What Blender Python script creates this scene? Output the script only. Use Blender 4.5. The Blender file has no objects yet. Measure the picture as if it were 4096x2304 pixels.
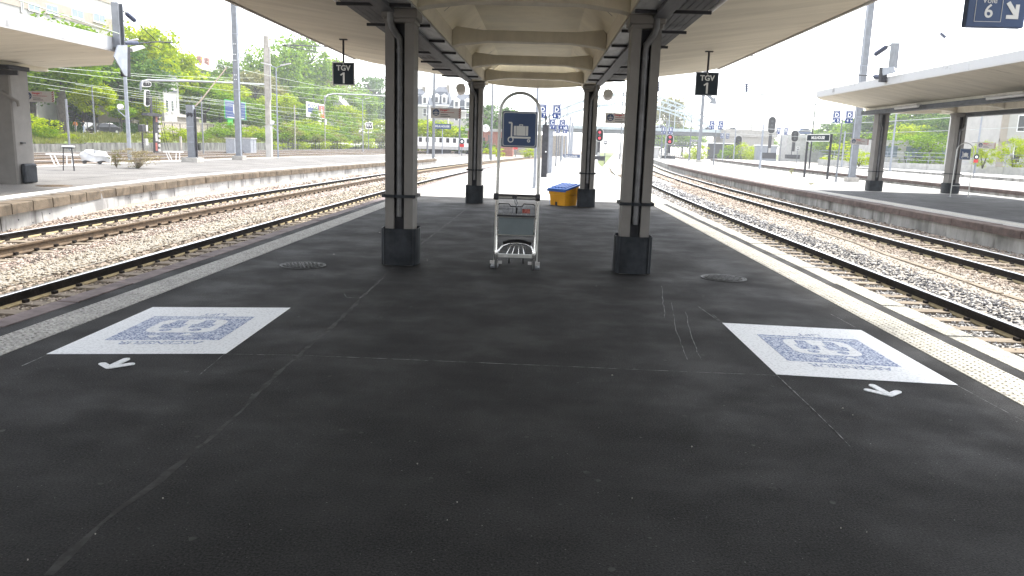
import bpy, bmesh, math, random
import numpy as np
from mathutils import Vector, Matrix
R = math.radians
random.seed(7)
C = bpy.context.scene.collection
S = bpy.context.scene

# ---------------------------------------------------------------- camera, world, sun, exposure
PITCH, YAW, ROLL, CAMH = 0.18407, 0.03453, 0.031, 1.65
fw = Vector((-math.sin(YAW) * math.cos(PITCH), math.cos(YAW) * math.cos(PITCH), -math.sin(PITCH)))
rt0 = Vector((math.cos(YAW), math.sin(YAW), 0))
up0 = rt0.cross(fw)
rt = rt0 * math.cos(ROLL) + up0 * math.sin(ROLL)
up = -rt0 * math.sin(ROLL) + up0 * math.cos(ROLL)
cam = bpy.data.cameras.new('camera')
cam.sensor_width = 36; cam.lens = 27; cam.clip_start = .05; cam.clip_end = 6000
camo = bpy.data.objects.new('camera', cam)
C.objects.link(camo)
camo.matrix_world = Matrix(((rt.x, up.x, -fw.x, 0), (rt.y, up.y, -fw.y, 0), (rt.z, up.z, -fw.z, CAMH), (0, 0, 0, 1)))
S.camera = camo

SUN_EL, SUN_AZ = 58, 38          # elevation; azimuth measured from +y (along the platform) towards +x
wd = bpy.data.worlds.new('World'); S.world = wd; wd.use_nodes = True
nt = wd.node_tree; nt.nodes.clear()
sky = nt.nodes.new('ShaderNodeTexSky'); sky.sky_type = 'NISHITA'; sky.sun_disc = False
sky.sun_elevation = R(SUN_EL); sky.sun_rotation = R(SUN_AZ); sky.air_density = 1.0; sky.dust_density = 1.0
hs = nt.nodes.new('ShaderNodeHueSaturation'); hs.inputs['Saturation'].default_value = .25   # thin bright cloud
bg = nt.nodes.new('ShaderNodeBackground'); bg.inputs['Strength'].default_value = .15
ow = nt.nodes.new('ShaderNodeOutputWorld')
nt.links.new(sky.outputs[0], hs.inputs['Color']); nt.links.new(hs.outputs[0], bg.inputs[0]); nt.links.new(bg.outputs[0], ow.inputs[0])
sl = bpy.data.lights.new('sun', 'SUN'); sl.energy = 1.8; sl.angle = R(12); sl.color = (1, .95, .87)
so = bpy.data.objects.new('sun', sl); C.objects.link(so)
sd = Vector((math.sin(R(SUN_AZ)) * math.cos(R(SUN_EL)), math.cos(R(SUN_AZ)) * math.cos(R(SUN_EL)), math.sin(R(SUN_EL))))
so.rotation_euler = sd.to_track_quat('Z', 'Y').to_euler()
S.view_settings.view_transform = 'Standard'; S.view_settings.look = 'None'
S.view_settings.exposure = 2.3; S.view_settings.gamma = 1
S.cycles.max_bounces = 8; S.cycles.diffuse_bounces = 5; S.cycles.use_denoising = True
S.cycles.transparent_max_bounces = 16

# ---------------------------------------------------------------- pixel -> place helpers (plan coordinates of the place)
def _ray(x, y):
    s = 4096 / 2576
    return fw + rt * ((x * s - 2048) / 3072) - up * ((y * s - 1152) / 3072)
def G(x, y, z=0):
    v = _ray(x, y); t = (z - CAMH) / v.z; return Vector((v.x * t, v.y * t, z))
def AX(x, y, X):
    v = _ray(x, y); t = X / v.x; return Vector((X, v.y * t, CAMH + v.z * t))
def AY(x, y, Y):
    v = _ray(x, y); t = Y / v.y; return Vector((v.x * t, Y, CAMH + v.z * t))
def bend(y):                      # the tracks swing to the right beyond the canopy
    if y < 20: return 0.0
    if y < 100: return .0006 * (y - 20) ** 2
    return 3.84 + .096 * (y - 100)

# ---------------------------------------------------------------- mesh helpers
class MB:
    def __init__(s): s.v = []; s.f = []; s.sm = []; s.mi = []
    def add(s, vs, fs, smooth=False, mi=0):
        b = len(s.v); s.v += [tuple(p) for p in vs]
        for f in fs: s.f.append(tuple(i + b for i in f)); s.sm.append(smooth); s.mi.append(mi)
        return s
    def box(s, c, d, rz=0, mi=0, rx=0, ry=0):
        m = Matrix.Rotation(rz, 3, 'Z') @ Matrix.Rotation(ry, 3, 'Y') @ Matrix.Rotation(rx, 3, 'X')
        vs = [Vector(c) + m @ Vector((x * d[0] / 2, y * d[1] / 2, z * d[2] / 2)) for x in (-1, 1) for y in (-1, 1) for z in (-1, 1)]
        return s.add(vs, [(0, 1, 3, 2), (4, 6, 7, 5), (0, 4, 5, 1), (2, 3, 7, 6), (0, 2, 6, 4), (1, 5, 7, 3)], False, mi)
    def span(s, a, b, mi=0):
        return s.box([(a[i] + b[i]) / 2 for i in range(3)], [abs(b[i] - a[i]) for i in range(3)], mi=mi)
    def beam(s, p, q, w, h, mi=0, upv=(0, 0, 1)):
        p, q = Vector(p), Vector(q); d = (q - p).normalized(); u = Vector(upv)
        if abs(d.dot(u)) > .95: u = Vector((0, 1, 0))
        a = d.cross(u).normalized(); b = a.cross(d)
        vs = [e + a * (w / 2 * i) + b * (h / 2 * j) for e in (p, q) for i, j in ((-1, -1), (1, -1), (1, 1), (-1, 1))]
        return s.add(vs, [(0, 1, 2, 3), (7, 6, 5, 4), (0, 4, 5, 1), (1, 5, 6, 2), (2, 6, 7, 3), (3, 7, 4, 0)], False, mi)
    def tube(s, pts, r, n=8, cap=True, mi=0, smooth=True):
        pts = [Vector(p) for p in pts]; k = len(pts)
        rs = r if isinstance(r, (list, tuple)) else [r] * k
        vs = []; a = None
        for i, p in enumerate(pts):
            d = (pts[min(i + 1, k - 1)] - pts[max(i - 1, 0)]).normalized()
            if a is None:
                u = Vector((0, 0, 1)) if abs(d.z) < .9 else Vector((0, 1, 0)); a = d.cross(u).normalized()
            else: a = (a - d * a.dot(d)).normalized()
            b = d.cross(a)
            for j in range(n):
                t = 2 * math.pi * j / n; vs.append(p + (a * math.cos(t) + b * math.sin(t)) * rs[i])
        fs = [(i * n + j, i * n + (j + 1) % n, (i + 1) * n + (j + 1) % n, (i + 1) * n + j) for i in range(k - 1) for j in range(n)]
        s.add(vs, fs, smooth, mi)
        if cap: s.add(vs[:n], [tuple(range(n - 1, -1, -1))], False, mi); s.add(vs[-n:], [tuple(range(n))], False, mi)
        return s
    def prism(s, poly, axis, a, b, mi=0):
        def P(u, v, w): return {'z': (u, v, w), 'y': (u, w, v), 'x': (w, u, v)}[axis]
        n = len(poly); vs = [P(u, v, a) for u, v in poly] + [P(u, v, b) for u, v in poly]
        return s.add(vs, [tuple(range(n))[::-1], tuple(range(n, 2 * n))] + [(i, (i + 1) % n, n + (i + 1) % n, n + i) for i in range(n)], False, mi)
    def lathe(s, prof, c, n=16, axis='z', mi=0, smooth=True):
        vs = []
        for r, h in prof:
            for j in range(n):
                t = 2 * math.pi * j / n; u, v = r * math.cos(t), r * math.sin(t)
                q = {'z': (u, v, h), 'y': (u, h, v), 'x': (h, u, v)}[axis]; vs.append((c[0] + q[0], c[1] + q[1], c[2] + q[2]))
        k = len(prof)
        s.add(vs, [(i * n + j, i * n + (j + 1) % n, (i + 1) * n + (j + 1) % n, (i + 1) * n + j) for i in range(k - 1) for j in range(n)], smooth, mi)
        s.add(vs[:n], [tuple(range(n - 1, -1, -1))], False, mi); s.add(vs[-n:], [tuple(range(n))], False, mi)
        return s
    def mesh(s, name, mats):
        m = bpy.data.meshes.new(name); m.from_pydata(s.v, [], s.f)
        if not isinstance(mats, (list, tuple)): mats = [mats]
        for x in mats: m.materials.append(x)
        m.polygons.foreach_set('use_smooth', s.sm); m.polygons.foreach_set('material_index', s.mi)
        bm = bmesh.new(); bm.from_mesh(m); bmesh.ops.recalc_face_normals(bm, faces=bm.faces); bm.to_mesh(m); bm.free()
        m.update(); return m
    def build(s, name, mats, parent=None, loc=None, rz=0, bevel=0):
        return link(name, s.mesh(name, mats), parent, loc, rz, bevel)
def link(name, me, parent=None, loc=None, rz=0, bevel=0):
    o = bpy.data.objects.new(name, me); C.objects.link(o)
    if parent: o.parent = parent
    if loc is not None: o.location = loc
    o.rotation_euler.z = rz
    if bevel:
        b = o.modifiers.new('bevel', 'BEVEL'); b.width = bevel; b.segments = 2; b.limit_method = 'ANGLE'
    return o
def tag(o, label, cat, group=None):
    o['label'] = label; o['category'] = cat
    if group: o['group'] = group
    return o
def struct(o): o['kind'] = 'structure'; return o
def stuff(o): o['kind'] = 'stuff'; return o
def thing(name, label, cat, loc=(0, 0, 0), rz=0, group=None):
    o = bpy.data.objects.new(name, None); C.objects.link(o); o.location = loc; o.rotation_euler.z = rz
    o.empty_display_size = .1
    return tag(o, label, cat, group)
def dup(o, parent=None, loc=None, rz=None, label=None):
    c = o.copy(); C.objects.link(c); c.parent = parent
    if loc is not None: c.location = loc
    if rz is not None: c.rotation_euler.z = rz
    if label: c['label'] = label
    for ch in list(o.children): dup(ch, c)
    return c
def text(name, body, size, mat, parent, loc, rot, align='CENTER', bold=0, ext=.002, sx=1):
    cu = bpy.data.curves.new(name, 'FONT'); cu.body = body; cu.size = size; cu.align_x = align; cu.align_y = 'CENTER'
    cu.extrude = ext; cu.offset = bold; cu.resolution_u = 3
    t = bpy.data.objects.new(name, cu); C.objects.link(t)
    me = bpy.data.meshes.new_from_object(t.evaluated_get(bpy.context.evaluated_depsgraph_get()))
    bpy.data.objects.remove(t); bpy.data.curves.remove(cu)
    me.materials.clear(); me.materials.append(mat); me.name = name
    o = link(name, me, parent, loc); o.rotation_euler = rot; o.scale.x = sx
    return o
UPR = (R(90), 0, 0)              # upright sign facing -y

# ---------------------------------------------------------------- materials
def pm(name, col, rough=.7, var=.18, scale=6, bump=0, bscale=None, metal=0, col2=None, stretch=None, spec=None, fine=0, lo=.35, hi=.65, detail=4, streak=None):
    m = bpy.data.materials.new(name); m.use_nodes = True; t = m.node_tree; N = t.nodes; L = t.links
    b = N['Principled BSDF']; b.inputs['Roughness'].default_value = rough; b.inputs['Metallic'].default_value = metal
    b.inputs['Specular IOR Level'].default_value = spec if spec is not None else (.5 if metal or rough < .3 else .1 if max(col) < .06 else .25)
    g = N.new('ShaderNodeNewGeometry'); src = g.outputs['Position']
    if stretch:
        mp = N.new('ShaderNodeMapping'); mp.inputs['Scale'].default_value = stretch; L.new(src, mp.inputs['Vector']); src = mp.outputs[0]
    n = N.new('ShaderNodeTexNoise'); n.inputs['Scale'].default_value = scale; n.inputs['Detail'].default_value = detail; n.inputs['Roughness'].default_value = .6
    L.new(src, n.inputs['Vector'])
    rp = N.new('ShaderNodeValToRGB'); rp.color_ramp.elements[0].position = lo; rp.color_ramp.elements[1].position = hi
    c1 = tuple(c * (1 - var) for c in col) + (1,); c2 = (tuple(col2) if col2 else tuple(min(1, c * (1 + var)) for c in col)) + (1,)
    rp.color_ramp.elements[0].color = c1; rp.color_ramp.elements[1].color = c2
    L.new(n.outputs['Fac'], rp.inputs[0]); out = rp.outputs[0]
    if fine:
        n2 = N.new('ShaderNodeTexNoise'); n2.inputs['Scale'].default_value = fine; n2.inputs['Detail'].default_value = 2
        L.new(g.outputs['Position'], n2.inputs['Vector'])
        r2 = N.new('ShaderNodeValToRGB'); r2.color_ramp.elements[0].position = .3; r2.color_ramp.elements[1].position = .7
        r2.color_ramp.elements[0].color = (.55, .55, .55, 1); r2.color_ramp.elements[1].color = (1.4, 1.4, 1.4, 1)
        mx = N.new('ShaderNodeMix'); mx.data_type = 'RGBA'; mx.blend_type = 'MULTIPLY'; mx.inputs[0].default_value = 1
        L.new(n2.outputs['Fac'], r2.inputs[0]); L.new(out, mx.inputs[6]); L.new(r2.outputs[0], mx.inputs[7]); out = mx.outputs[2]
    if streak:
        ss, st, th, dk = streak
        mp = N.new('ShaderNodeMapping'); mp.inputs['Scale'].default_value = st; L.new(g.outputs['Position'], mp.inputs['Vector'])
        n3 = N.new('ShaderNodeTexNoise'); n3.inputs['Scale'].default_value = ss; n3.inputs['Detail'].default_value = 6; n3.inputs['Roughness'].default_value = .7; L.new(mp.outputs[0], n3.inputs['Vector'])
        r3 = N.new('ShaderNodeValToRGB'); r3.color_ramp.elements[0].position = th; r3.color_ramp.elements[1].position = th + .05
        r3.color_ramp.elements[0].color = (1, 1, 1, 1); r3.color_ramp.elements[1].color = (dk, dk * .97, dk * .95, 1); L.new(n3.outputs['Fac'], r3.inputs[0])
        mx3 = N.new('ShaderNodeMix'); mx3.data_type = 'RGBA'; mx3.blend_type = 'MULTIPLY'; mx3.inputs[0].default_value = 1
        L.new(out, mx3.inputs[6]); L.new(r3.outputs[0], mx3.inputs[7]); out = mx3.outputs[2]
    L.new(out, b.inputs['Base Color'])
    if bump:
        nb = N.new('ShaderNodeTexNoise'); nb.inputs['Scale'].default_value = bscale or scale * 3; nb.inputs['Detail'].default_value = 4
        L.new(g.outputs['Position'], nb.inputs['Vector'])
        bp = N.new('ShaderNodeBump'); bp.inputs['Strength'].default_value = bump; bp.inputs['Distance'].default_value = .02
        L.new(nb.outputs['Fac'], bp.inputs['Height']); L.new(bp.outputs[0], b.inputs['Normal'])
    return m
def asphaltm(name, c0, c1, speck):
    m = bpy.data.materials.new(name); m.use_nodes = True; t = m.node_tree; N = t.nodes; L = t.links; b = N['Principled BSDF']
    g = N.new('ShaderNodeNewGeometry')
    def nz(sc, det=3, st=None):
        n = N.new('ShaderNodeTexNoise'); n.inputs['Scale'].default_value = sc; n.inputs['Detail'].default_value = det; n.inputs['Roughness'].default_value = .65
        v = g.outputs['Position']
        if st: mp = N.new('ShaderNodeMapping'); mp.inputs['Scale'].default_value = st; L.new(v, mp.inputs[0]); v = mp.outputs[0]
        L.new(v, n.inputs['Vector']); return n.outputs['Fac']
    def ramp(f, a, c, ca, cb):
        r = N.new('ShaderNodeValToRGB'); r.color_ramp.elements[0].position = a; r.color_ramp.elements[1].position = c
        r.color_ramp.elements[0].color = ca + (1,); r.color_ramp.elements[1].color = cb + (1,); L.new(f, r.inputs[0]); return r.outputs[0]
    def mul(a, c, mode='MULTIPLY', f=1):
        x = N.new('ShaderNodeMix'); x.data_type = 'RGBA'; x.blend_type = mode; x.inputs[0].default_value = f; L.new(a, x.inputs[6]); L.new(c, x.inputs[7]); return x.outputs[2]
    col = ramp(nz(.55, 5), .3, .7, c0, c1)
    col = mul(col, ramp(nz(1.1, 4, (.35, 2.2, 1)), .3, .7, (.86, .86, .86), (1.15, 1.15, 1.15)))
    col = mul(col, ramp(nz(95, 3), .32, .68, (.35, .35, .35), (1.75, 1.75, 1.75)))
    col = mul(col, ramp(nz(60, 2), .69, .76, (0, 0, 0), speck), 'ADD')
    L.new(col, b.inputs['Base Color'])
    L.new(ramp(nz(1.3, 3), .35, .65, (.66, .66, .66), (.9, .9, .9)), b.inputs['Roughness']); b.inputs['Specular IOR Level'].default_value = .12
    bp = N.new('ShaderNodeBump'); bp.inputs['Strength'].default_value = .5; bp.inputs['Distance'].default_value = .01; L.new(nz(110, 3), bp.inputs['Height']); L.new(bp.outputs[0], b.inputs['Normal'])
    return m
def leafm(name, c1, c2, trans=.45):
    m = bpy.data.materials.new(name); m.use_nodes = True; t = m.node_tree; N = t.nodes; L = t.links
    N.remove(N['Principled BSDF'])
    g = N.new('ShaderNodeNewGeometry'); r = N.new('ShaderNodeValToRGB')
    r.color_ramp.elements[0].color = c1 + (1,); r.color_ramp.elements[1].color = c2 + (1,)
    L.new(g.outputs['Random Per Island'], r.inputs[0])
    d = N.new('ShaderNodeBsdfDiffuse'); tr = N.new('ShaderNodeBsdfTranslucent'); mx = N.new('ShaderNodeMixShader'); mx.inputs[0].default_value = trans
    L.new(r.outputs[0], d.inputs[0]); L.new(r.outputs[0], tr.inputs[0]); L.new(d.outputs[0], mx.inputs[1]); L.new(tr.outputs[0], mx.inputs[2])
    L.new(mx.outputs[0], N['Material Output'].inputs[0]); return m
def stonem(name, cols, rough=.85):
    m = bpy.data.materials.new(name); m.use_nodes = True; t = m.node_tree; N = t.nodes; L = t.links
    g = N.new('ShaderNodeNewGeometry'); r = N.new('ShaderNodeValToRGB'); r.color_ramp.interpolation = 'LINEAR'
    e = r.color_ramp.elements
    for i in range(len(cols) - 2): e.new(.5)
    for i, c in enumerate(cols): e[i].position = i / (len(cols) - 1); e[i].color = c + (1,)
    L.new(g.outputs['Random Per Island'], r.inputs[0]); L.new(r.outputs[0], N['Principled BSDF'].inputs['Base Color'])
    N['Principled BSDF'].inputs['Roughness'].default_value = rough; return m
M = {}
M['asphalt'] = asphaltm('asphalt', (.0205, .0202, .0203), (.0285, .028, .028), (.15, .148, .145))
M['asphalt_shade'] = asphaltm('asphalt_shade', (.06, .06, .062), (.085, .084, .086), (.15, .148, .145))
M['asphalt_old'] = pm('asphalt_old', (.14, .133, .125), .85, .2, .5, bump=.3, bscale=60, fine=50)
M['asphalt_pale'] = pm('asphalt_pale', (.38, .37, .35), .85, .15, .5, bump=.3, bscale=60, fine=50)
M['stone_l'] = pm('stone_l', (.17, .135, .13), .8, .3, 5, bump=.4, bscale=25)
M['stone_r'] = pm('stone_r', (.33, .32, .285), .85, .25, 9, bump=.5, bscale=40, fine=60)
M['coping_tan'] = pm('coping_tan', (.125, .098, .07), .85, .35, 3, bump=.4, bscale=20)
M['coping_red'] = pm('coping_red', (.085, .061, .054), .85, .35, 3, bump=.4, bscale=20)
M['mortar'] = pm('mortar', (.5, .48, .44), .9, .2, 10)
M['tact_l'] = pm('tact_l', (.35, .34, .315), .7, .1, 3, fine=40)
M['tact_r'] = pm('tact_r', (.43, .41, .355), .7, .1, 3, fine=40)
M['tact_w'] = pm('tact_w', (.75, .73, .68), .7, .08, 3)
M['wall_white'] = pm('wall_white', (.27, .265, .26), .9, .15, 1.3, bump=.4, bscale=9, col2=(.46, .455, .44), stretch=(1, 1, .35), lo=.36, hi=.56, streak=(1.6, (1, 1, .12), .6, .6))
M['wall_grey'] = pm('wall_grey', (.2, .195, .18), .9, .3, 1.4, bump=.4, bscale=9, col2=(.36, .35, .33), stretch=(1, 1, .4), lo=.35, hi=.65, streak=(1.6, (1, 1, .14), .58, .6))
M['ballast_l'] = pm('ballast_l', (.22, .17, .13), .95, .55, 22, bump=1, bscale=22, col2=(.46, .38, .31), lo=.35, hi=.62)
M['ballast_r'] = pm('ballast_r', (.17, .155, .14), .95, .6, 22, bump=1, bscale=22, col2=(.42, .39, .35), lo=.35, hi=.62)
M['sand'] = pm('sand', (.27, .25, .215), .95, .25, 30, bump=.5, bscale=80, fine=60)
M['stones_l'] = stonem('stones_l', [(.09, .075, .065), (.22, .18, .15), (.38, .32, .27), (.46, .41, .36), (.27, .17, .14)])
M['stones_y'] = stonem('stones_y', [(.06, .05, .04), (.17, .14, .105), (.34, .285, .21), (.42, .36, .28)])
M['stones_r'] = stonem('stones_r', [(.04, .04, .045), (.12, .12, .13), (.3, .29, .28), (.55, .53, .5)])
M['stones_b'] = stonem('stones_b', [(.09, .07, .055), (.22, .17, .13), (.36, .29, .23), (.46, .4, .34)])
M['rail_side'] = pm('rail_side', (.022, .018, .016), .8, .3, 6, fine=40)
M['rail_foot'] = pm('rail_foot', (.33, .265, .15), .8, .25, 6)
M['rail_top'] = pm('rail_top', (.6, .6, .6), .28, .1, 20, metal=1)
M['rail_rust'] = pm('rail_rust', (.12, .085, .055), .7, .3, 9)
M['wood'] = pm('wood', (.20, .165, .125), .9, .35, 4, bump=.4, stretch=(.3, 6, 6))
M['cream'] = pm('cream', (.56, .52, .425), .75, .1, 1.2, bump=.12, bscale=9, stretch=(2.5, .5, 1), streak=(.5, (.8, 3, 3), .66, .8))
M['vault'] = pm('vault', (.80, .74, .58), .75, .08, 1.2, bump=.1, bscale=9, streak=(1.5, (1, 1, 1), .68, .75))
M['soffit'] = pm('soffit', (.57, .535, .455), .8, .1, .9, bump=.15, bscale=7, stretch=(.45, 2.4, 1), lo=.3, hi=.6, streak=(1.0, (.35, 3.2, 1), .63, .6))
M['fascia'] = pm('fascia', (.30, .30, .30), .8, .1, 1.6, bump=.2, bscale=8, col2=(.46, .465, .475), lo=.33, hi=.4)
M['col'] = pm('col', (.165, .156, .147), .65, .08, 3, bump=.08, bscale=30)
M['col_dark'] = pm('col_dark', (.035, .035, .04), .55, .15, 5)
M['guard'] = pm('guard', (.026, .029, .034), .45, .35, 5, bump=.05, bscale=6)
M['pipe'] = pm('pipe', (.11, .11, .115), .45, .25, 5, metal=.4)
M['tray'] = pm('tray', (.07, .075, .085), .6, .25, 5, stretch=(12, .6, 1))
M['tray_light'] = pm('tray_light', (.33, .34, .35), .5, .2, 3, stretch=(3, .6, 1))
M['steel'] = pm('steel', (.62, .62, .62), .22, .1, 30, metal=1)
M['alu'] = pm('alu', (.45, .45, .44), .38, .08, 20, metal=.8)
M['galv'] = pm('galv', (.17, .18, .20), .5, .12, 4, metal=.35)
M['galv_l'] = pm('galv_l', (.27, .29, .33), .5, .12, 4, metal=.3)
M['grey_d'] = pm('grey_d', (.05, .05, .055), .6, .2, 6)
M['black'] = pm('black', (.012, .012, .013), .5, .2, 6)
M['rubber'] = pm('rubber', (.07, .07, .07), .6, .2, 20)
M['panel_grey'] = pm('panel_grey', (.13, .155, .165), .45, .06, 6)
M['sign_blue'] = pm('sign_blue', (.05, .078, .155), .45, .08, 3)
M['sign_blue2'] = pm('sign_blue2', (.012, .035, .15), .5, .08, 3)
M['sign_dark'] = pm('sign_dark', (.022, .03, .038), .45, .1, 3)
M['sign_white'] = pm('sign_white', (.62, .62, .60), .5, .05, 3)
M['white'] = pm('white', (.8, .8, .8), .6, .05, 3)
M['white_grey'] = pm('white_grey', (.45, .44, .43), .6, .06, 3)
M['paper'] = pm('paper', (.52, .49, .475), .6, .05, 3)
M['red'] = pm('red', (.5, .03, .03), .5, .1, 5)
M['red_dark'] = pm('red_dark', (.22, .02, .02), .5, .15, 40, col2=(.4, .15, .12))
M['yellow'] = pm('yellow', (.62, .29, .015), .45, .1, 3)
M['blue_lid'] = pm('blue_lid', (.02, .09, .33), .4, .08, 4)
M['paint_white'] = pm('paint_white', (.74, .76, .78), .8, .1, 45, col2=(.86, .88, .9), lo=.36, hi=.5, streak=(30, (1, 1, 1), .66, .7))
M['paint_blue'] = pm('paint_blue', (.12, .18, .40), .8, .2, 60, col2=(.74, .79, .87), lo=.4, hi=.6)
M['iron'] = pm('iron', (.03, .0295, .029), .5, .3, 20, bump=.5, bscale=40)
M['concrete'] = pm('concrete', (.36, .34, .31), .9, .18, 3, bump=.3, bscale=20)
M['concrete_w'] = pm('concrete_w', (.40, .395, .38), .9, .14, 1.5, bump=.2, bscale=12)
M['wall_dark'] = pm('wall_dark', (.11, .108, .10), .9, .3, 1.4, bump=.4, bscale=9, col2=(.22, .215, .205), stretch=(1, 1, .4), lo=.35, hi=.65, streak=(1.6, (1, 1, .14), .58, .6))
M['stonewall'] = pm('stonewall', (.30, .27, .23), .95, .3, 4, bump=.6, bscale=5)
M['joint'] = pm('joint', (.058, .057, .056), .9, .25, 9, lo=.4, hi=.6)
M['joint_w'] = pm('joint_w', (.07, .07, .07), .9, .4, 14, col2=(.26, .26, .26), lo=.4, hi=.6)
M['wire'] = pm('wire', (.34, .36, .36), .6, .1, 5)
M['wire_w'] = pm('wire_w', (.4, .45, .38), .6, .1, 5)
M['insul'] = pm('insul', (.05, .06, .10), .4, .15, 9)
M['glass'] = pm('glass', (.12, .165, .21), .12, .2, .6)
M['glass_d'] = pm('glass_d', (.03, .035, .04), .12, .2, .6)
M['render_w'] = pm('render_w', (.42, .41, .39), .9, .06, 1)
M['render_b'] = pm('render_b', (.33, .29, .245), .9, .06, 1)
M['slate'] = pm('slate', (.07, .08, .10), .7, .2, 3)
M['bridge'] = pm('bridge', (.42, .48, .50), .6, .12, 1)
M['bridge_d'] = pm('bridge_d', (.12, .13, .135), .7, .2, 1)
M['bark'] = pm('bark', (.07, .06, .05), .95, .35, 3, bump=.8, bscale=6)
M['earth'] = pm('earth', (.16, .15, .07), .95, .4, .8, bump=.8, bscale=5, col2=(.13, .19, .05))
M['path'] = pm('path', (.42, .38, .33), .95, .15, .7)
M['grass'] = leafm('grass', (.11, .15, .03), (.30, .30, .09), .3)
M['drygrass'] = leafm('drygrass', (.20, .17, .09), (.36, .31, .19), .3)
M['leaf_y'] = leafm('leaf_y', (.15, .24, .006), (.46, .53, .014), .5)
M['leaf_m'] = leafm('leaf_m', (.07, .16, .012), (.26, .39, .02), .45)
M['leaf_d'] = leafm('leaf_d', (.04, .10, .025), (.14, .23, .05), .4)
M['leaf_o'] = leafm('leaf_o', (.12, .13, .04), (.30, .28, .11), .4)
M['leaf_h'] = leafm('leaf_h', (.025, .055, .02), (.06, .11, .03), .3)
M['skin'] = pm('skin', (.4, .25, .18), .6, .05, 5)
M['hair'] = pm('hair', (.03, .02, .015), .7, .1, 5)
M['denim'] = pm('denim', (.25, .30, .40), .9, .1, 5)
M['car_dark'] = pm('car_dark', (.02, .022, .025), .25, .1, 5)
M['car_white'] = pm('car_white', (.7, .7, .7), .25, .03, 5)
M['car_silver'] = pm('car_silver', (.35, .36, .37), .25, .05, 5)
M['car_blue'] = pm('car_blue', (.05, .08, .15), .25, .05, 5)
M['green_p'] = pm('green_p', (.03, .35, .05), .5, .1, 3)
M['orange'] = pm('orange', (.6, .2, .05), .7, .2, 3)
M['brickred'] = pm('brickred', (.30, .14, .11), .9, .2, 5)
M['tarp'] = pm('tarp', (.45, .45, .46), .5, .1, 3, bump=.3, bscale=8)
def lamp_mat(name, col, st):
    m = bpy.data.materials.new(name); m.use_nodes = True; b = m.node_tree.nodes['Principled BSDF']
    n = m.node_tree.nodes.new('ShaderNodeTexNoise'); n.inputs['Scale'].default_value = 3
    b.inputs['Base Color'].default_value = col + (1,); b.inputs['Emission Color'].default_value = col + (1,); b.inputs['Emission Strength'].default_value = st
    m.node_tree.links.new(n.outputs['Fac'], b.inputs['Roughness']); return m
M['red_lamp'] = lamp_mat('red_lamp', (.9, .03, .05), .35)

# ================================================================ GROUND
def grid(name, xs, ys, zf, mat, bendf=None):
    v = []; f = []; nx = len(xs)
    for y in ys:
        for x in xs: v.append((x + (bendf(y) if bendf else 0), y, zf(x, y)))
    for j in range(len(ys) - 1):
        for i in range(nx - 1): f.append((j * nx + i, j * nx + i + 1, (j + 1) * nx + i + 1, (j + 1) * nx + i))
    m = bpy.data.meshes.new(name); m.from_pydata(v, [], f); m.materials.append(mat)
    m.polygons.foreach_set('use_smooth', [True] * len(f))
    return struct(link(name, m))
def lerp(pts):
    X = [p[0] for p in pts]; Z = [p[1] for p in pts]
    return lambda x: float(np.interp(x, X, Z))
gm = MB(); gm.add([(-400, -100, -1.0), (400, -100, -1.0), (400, 460, -1.0), (-400, 460, -1.0)], [(0, 1, 2, 3)])
struct(gm.build('ground', M['earth']))
hbL = lerp([(-50, -.66), (-26, -.66), (-14, -.6), (-13, -.54), (-12.2, -.58), (-11.6, -.69), (-9.5, -.69), (-9.0, -.62), (-8.2, -.60), (-7.4, -.64), (-6.9, -.69), (-5.4, -.69), (-4.7, -.6), (0, -.6)])
hbR = lerp([(0, -.6), (4.1, -.6), (4.7, -.692), (6.6, -.692), (7.2, -.6), (8.6, -.62), (9.1, -.69), (10.95, -.69), (11.4, -.58), (12.5, -.55), (20, -.64), (60, -.66)])
ysB = [-85, -30, 0, 10, 20, 30, 40, 50, 60, 70, 80, 90, 100, 120, 140, 170, 200, 240, 300, 420]
grid('ballast_bed', [-53, -40, -26, -14, -13, -12.2, -11.6, -9.5, -9, -8.2, -7.4, -6.9, -5.4, -4.7, -4.3], ysB, lambda x, y: hbL(x), M['ballast_l'], bend)
grid('ballast_bed', [3.9, 4.1, 4.7, 6.6, 7.2, 8.6, 9.1, 10.95, 11.4, 12.5, 20, 40, 62], ysB, lambda x, y: hbR(x), M['ballast_r'], bend)
grid('gravel_path', [-8.75, -8.2, -7.75], [4, 10, 20, 30, 40, 50, 60], lambda x, y: hbL(x) + .012, M['sand'], bend)
grid('gravel_path', [7.35, 7.9, 8.5], [4, 10, 20, 30, 40], lambda x, y: hbR(x) + .012, M['sand'], bend)

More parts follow.
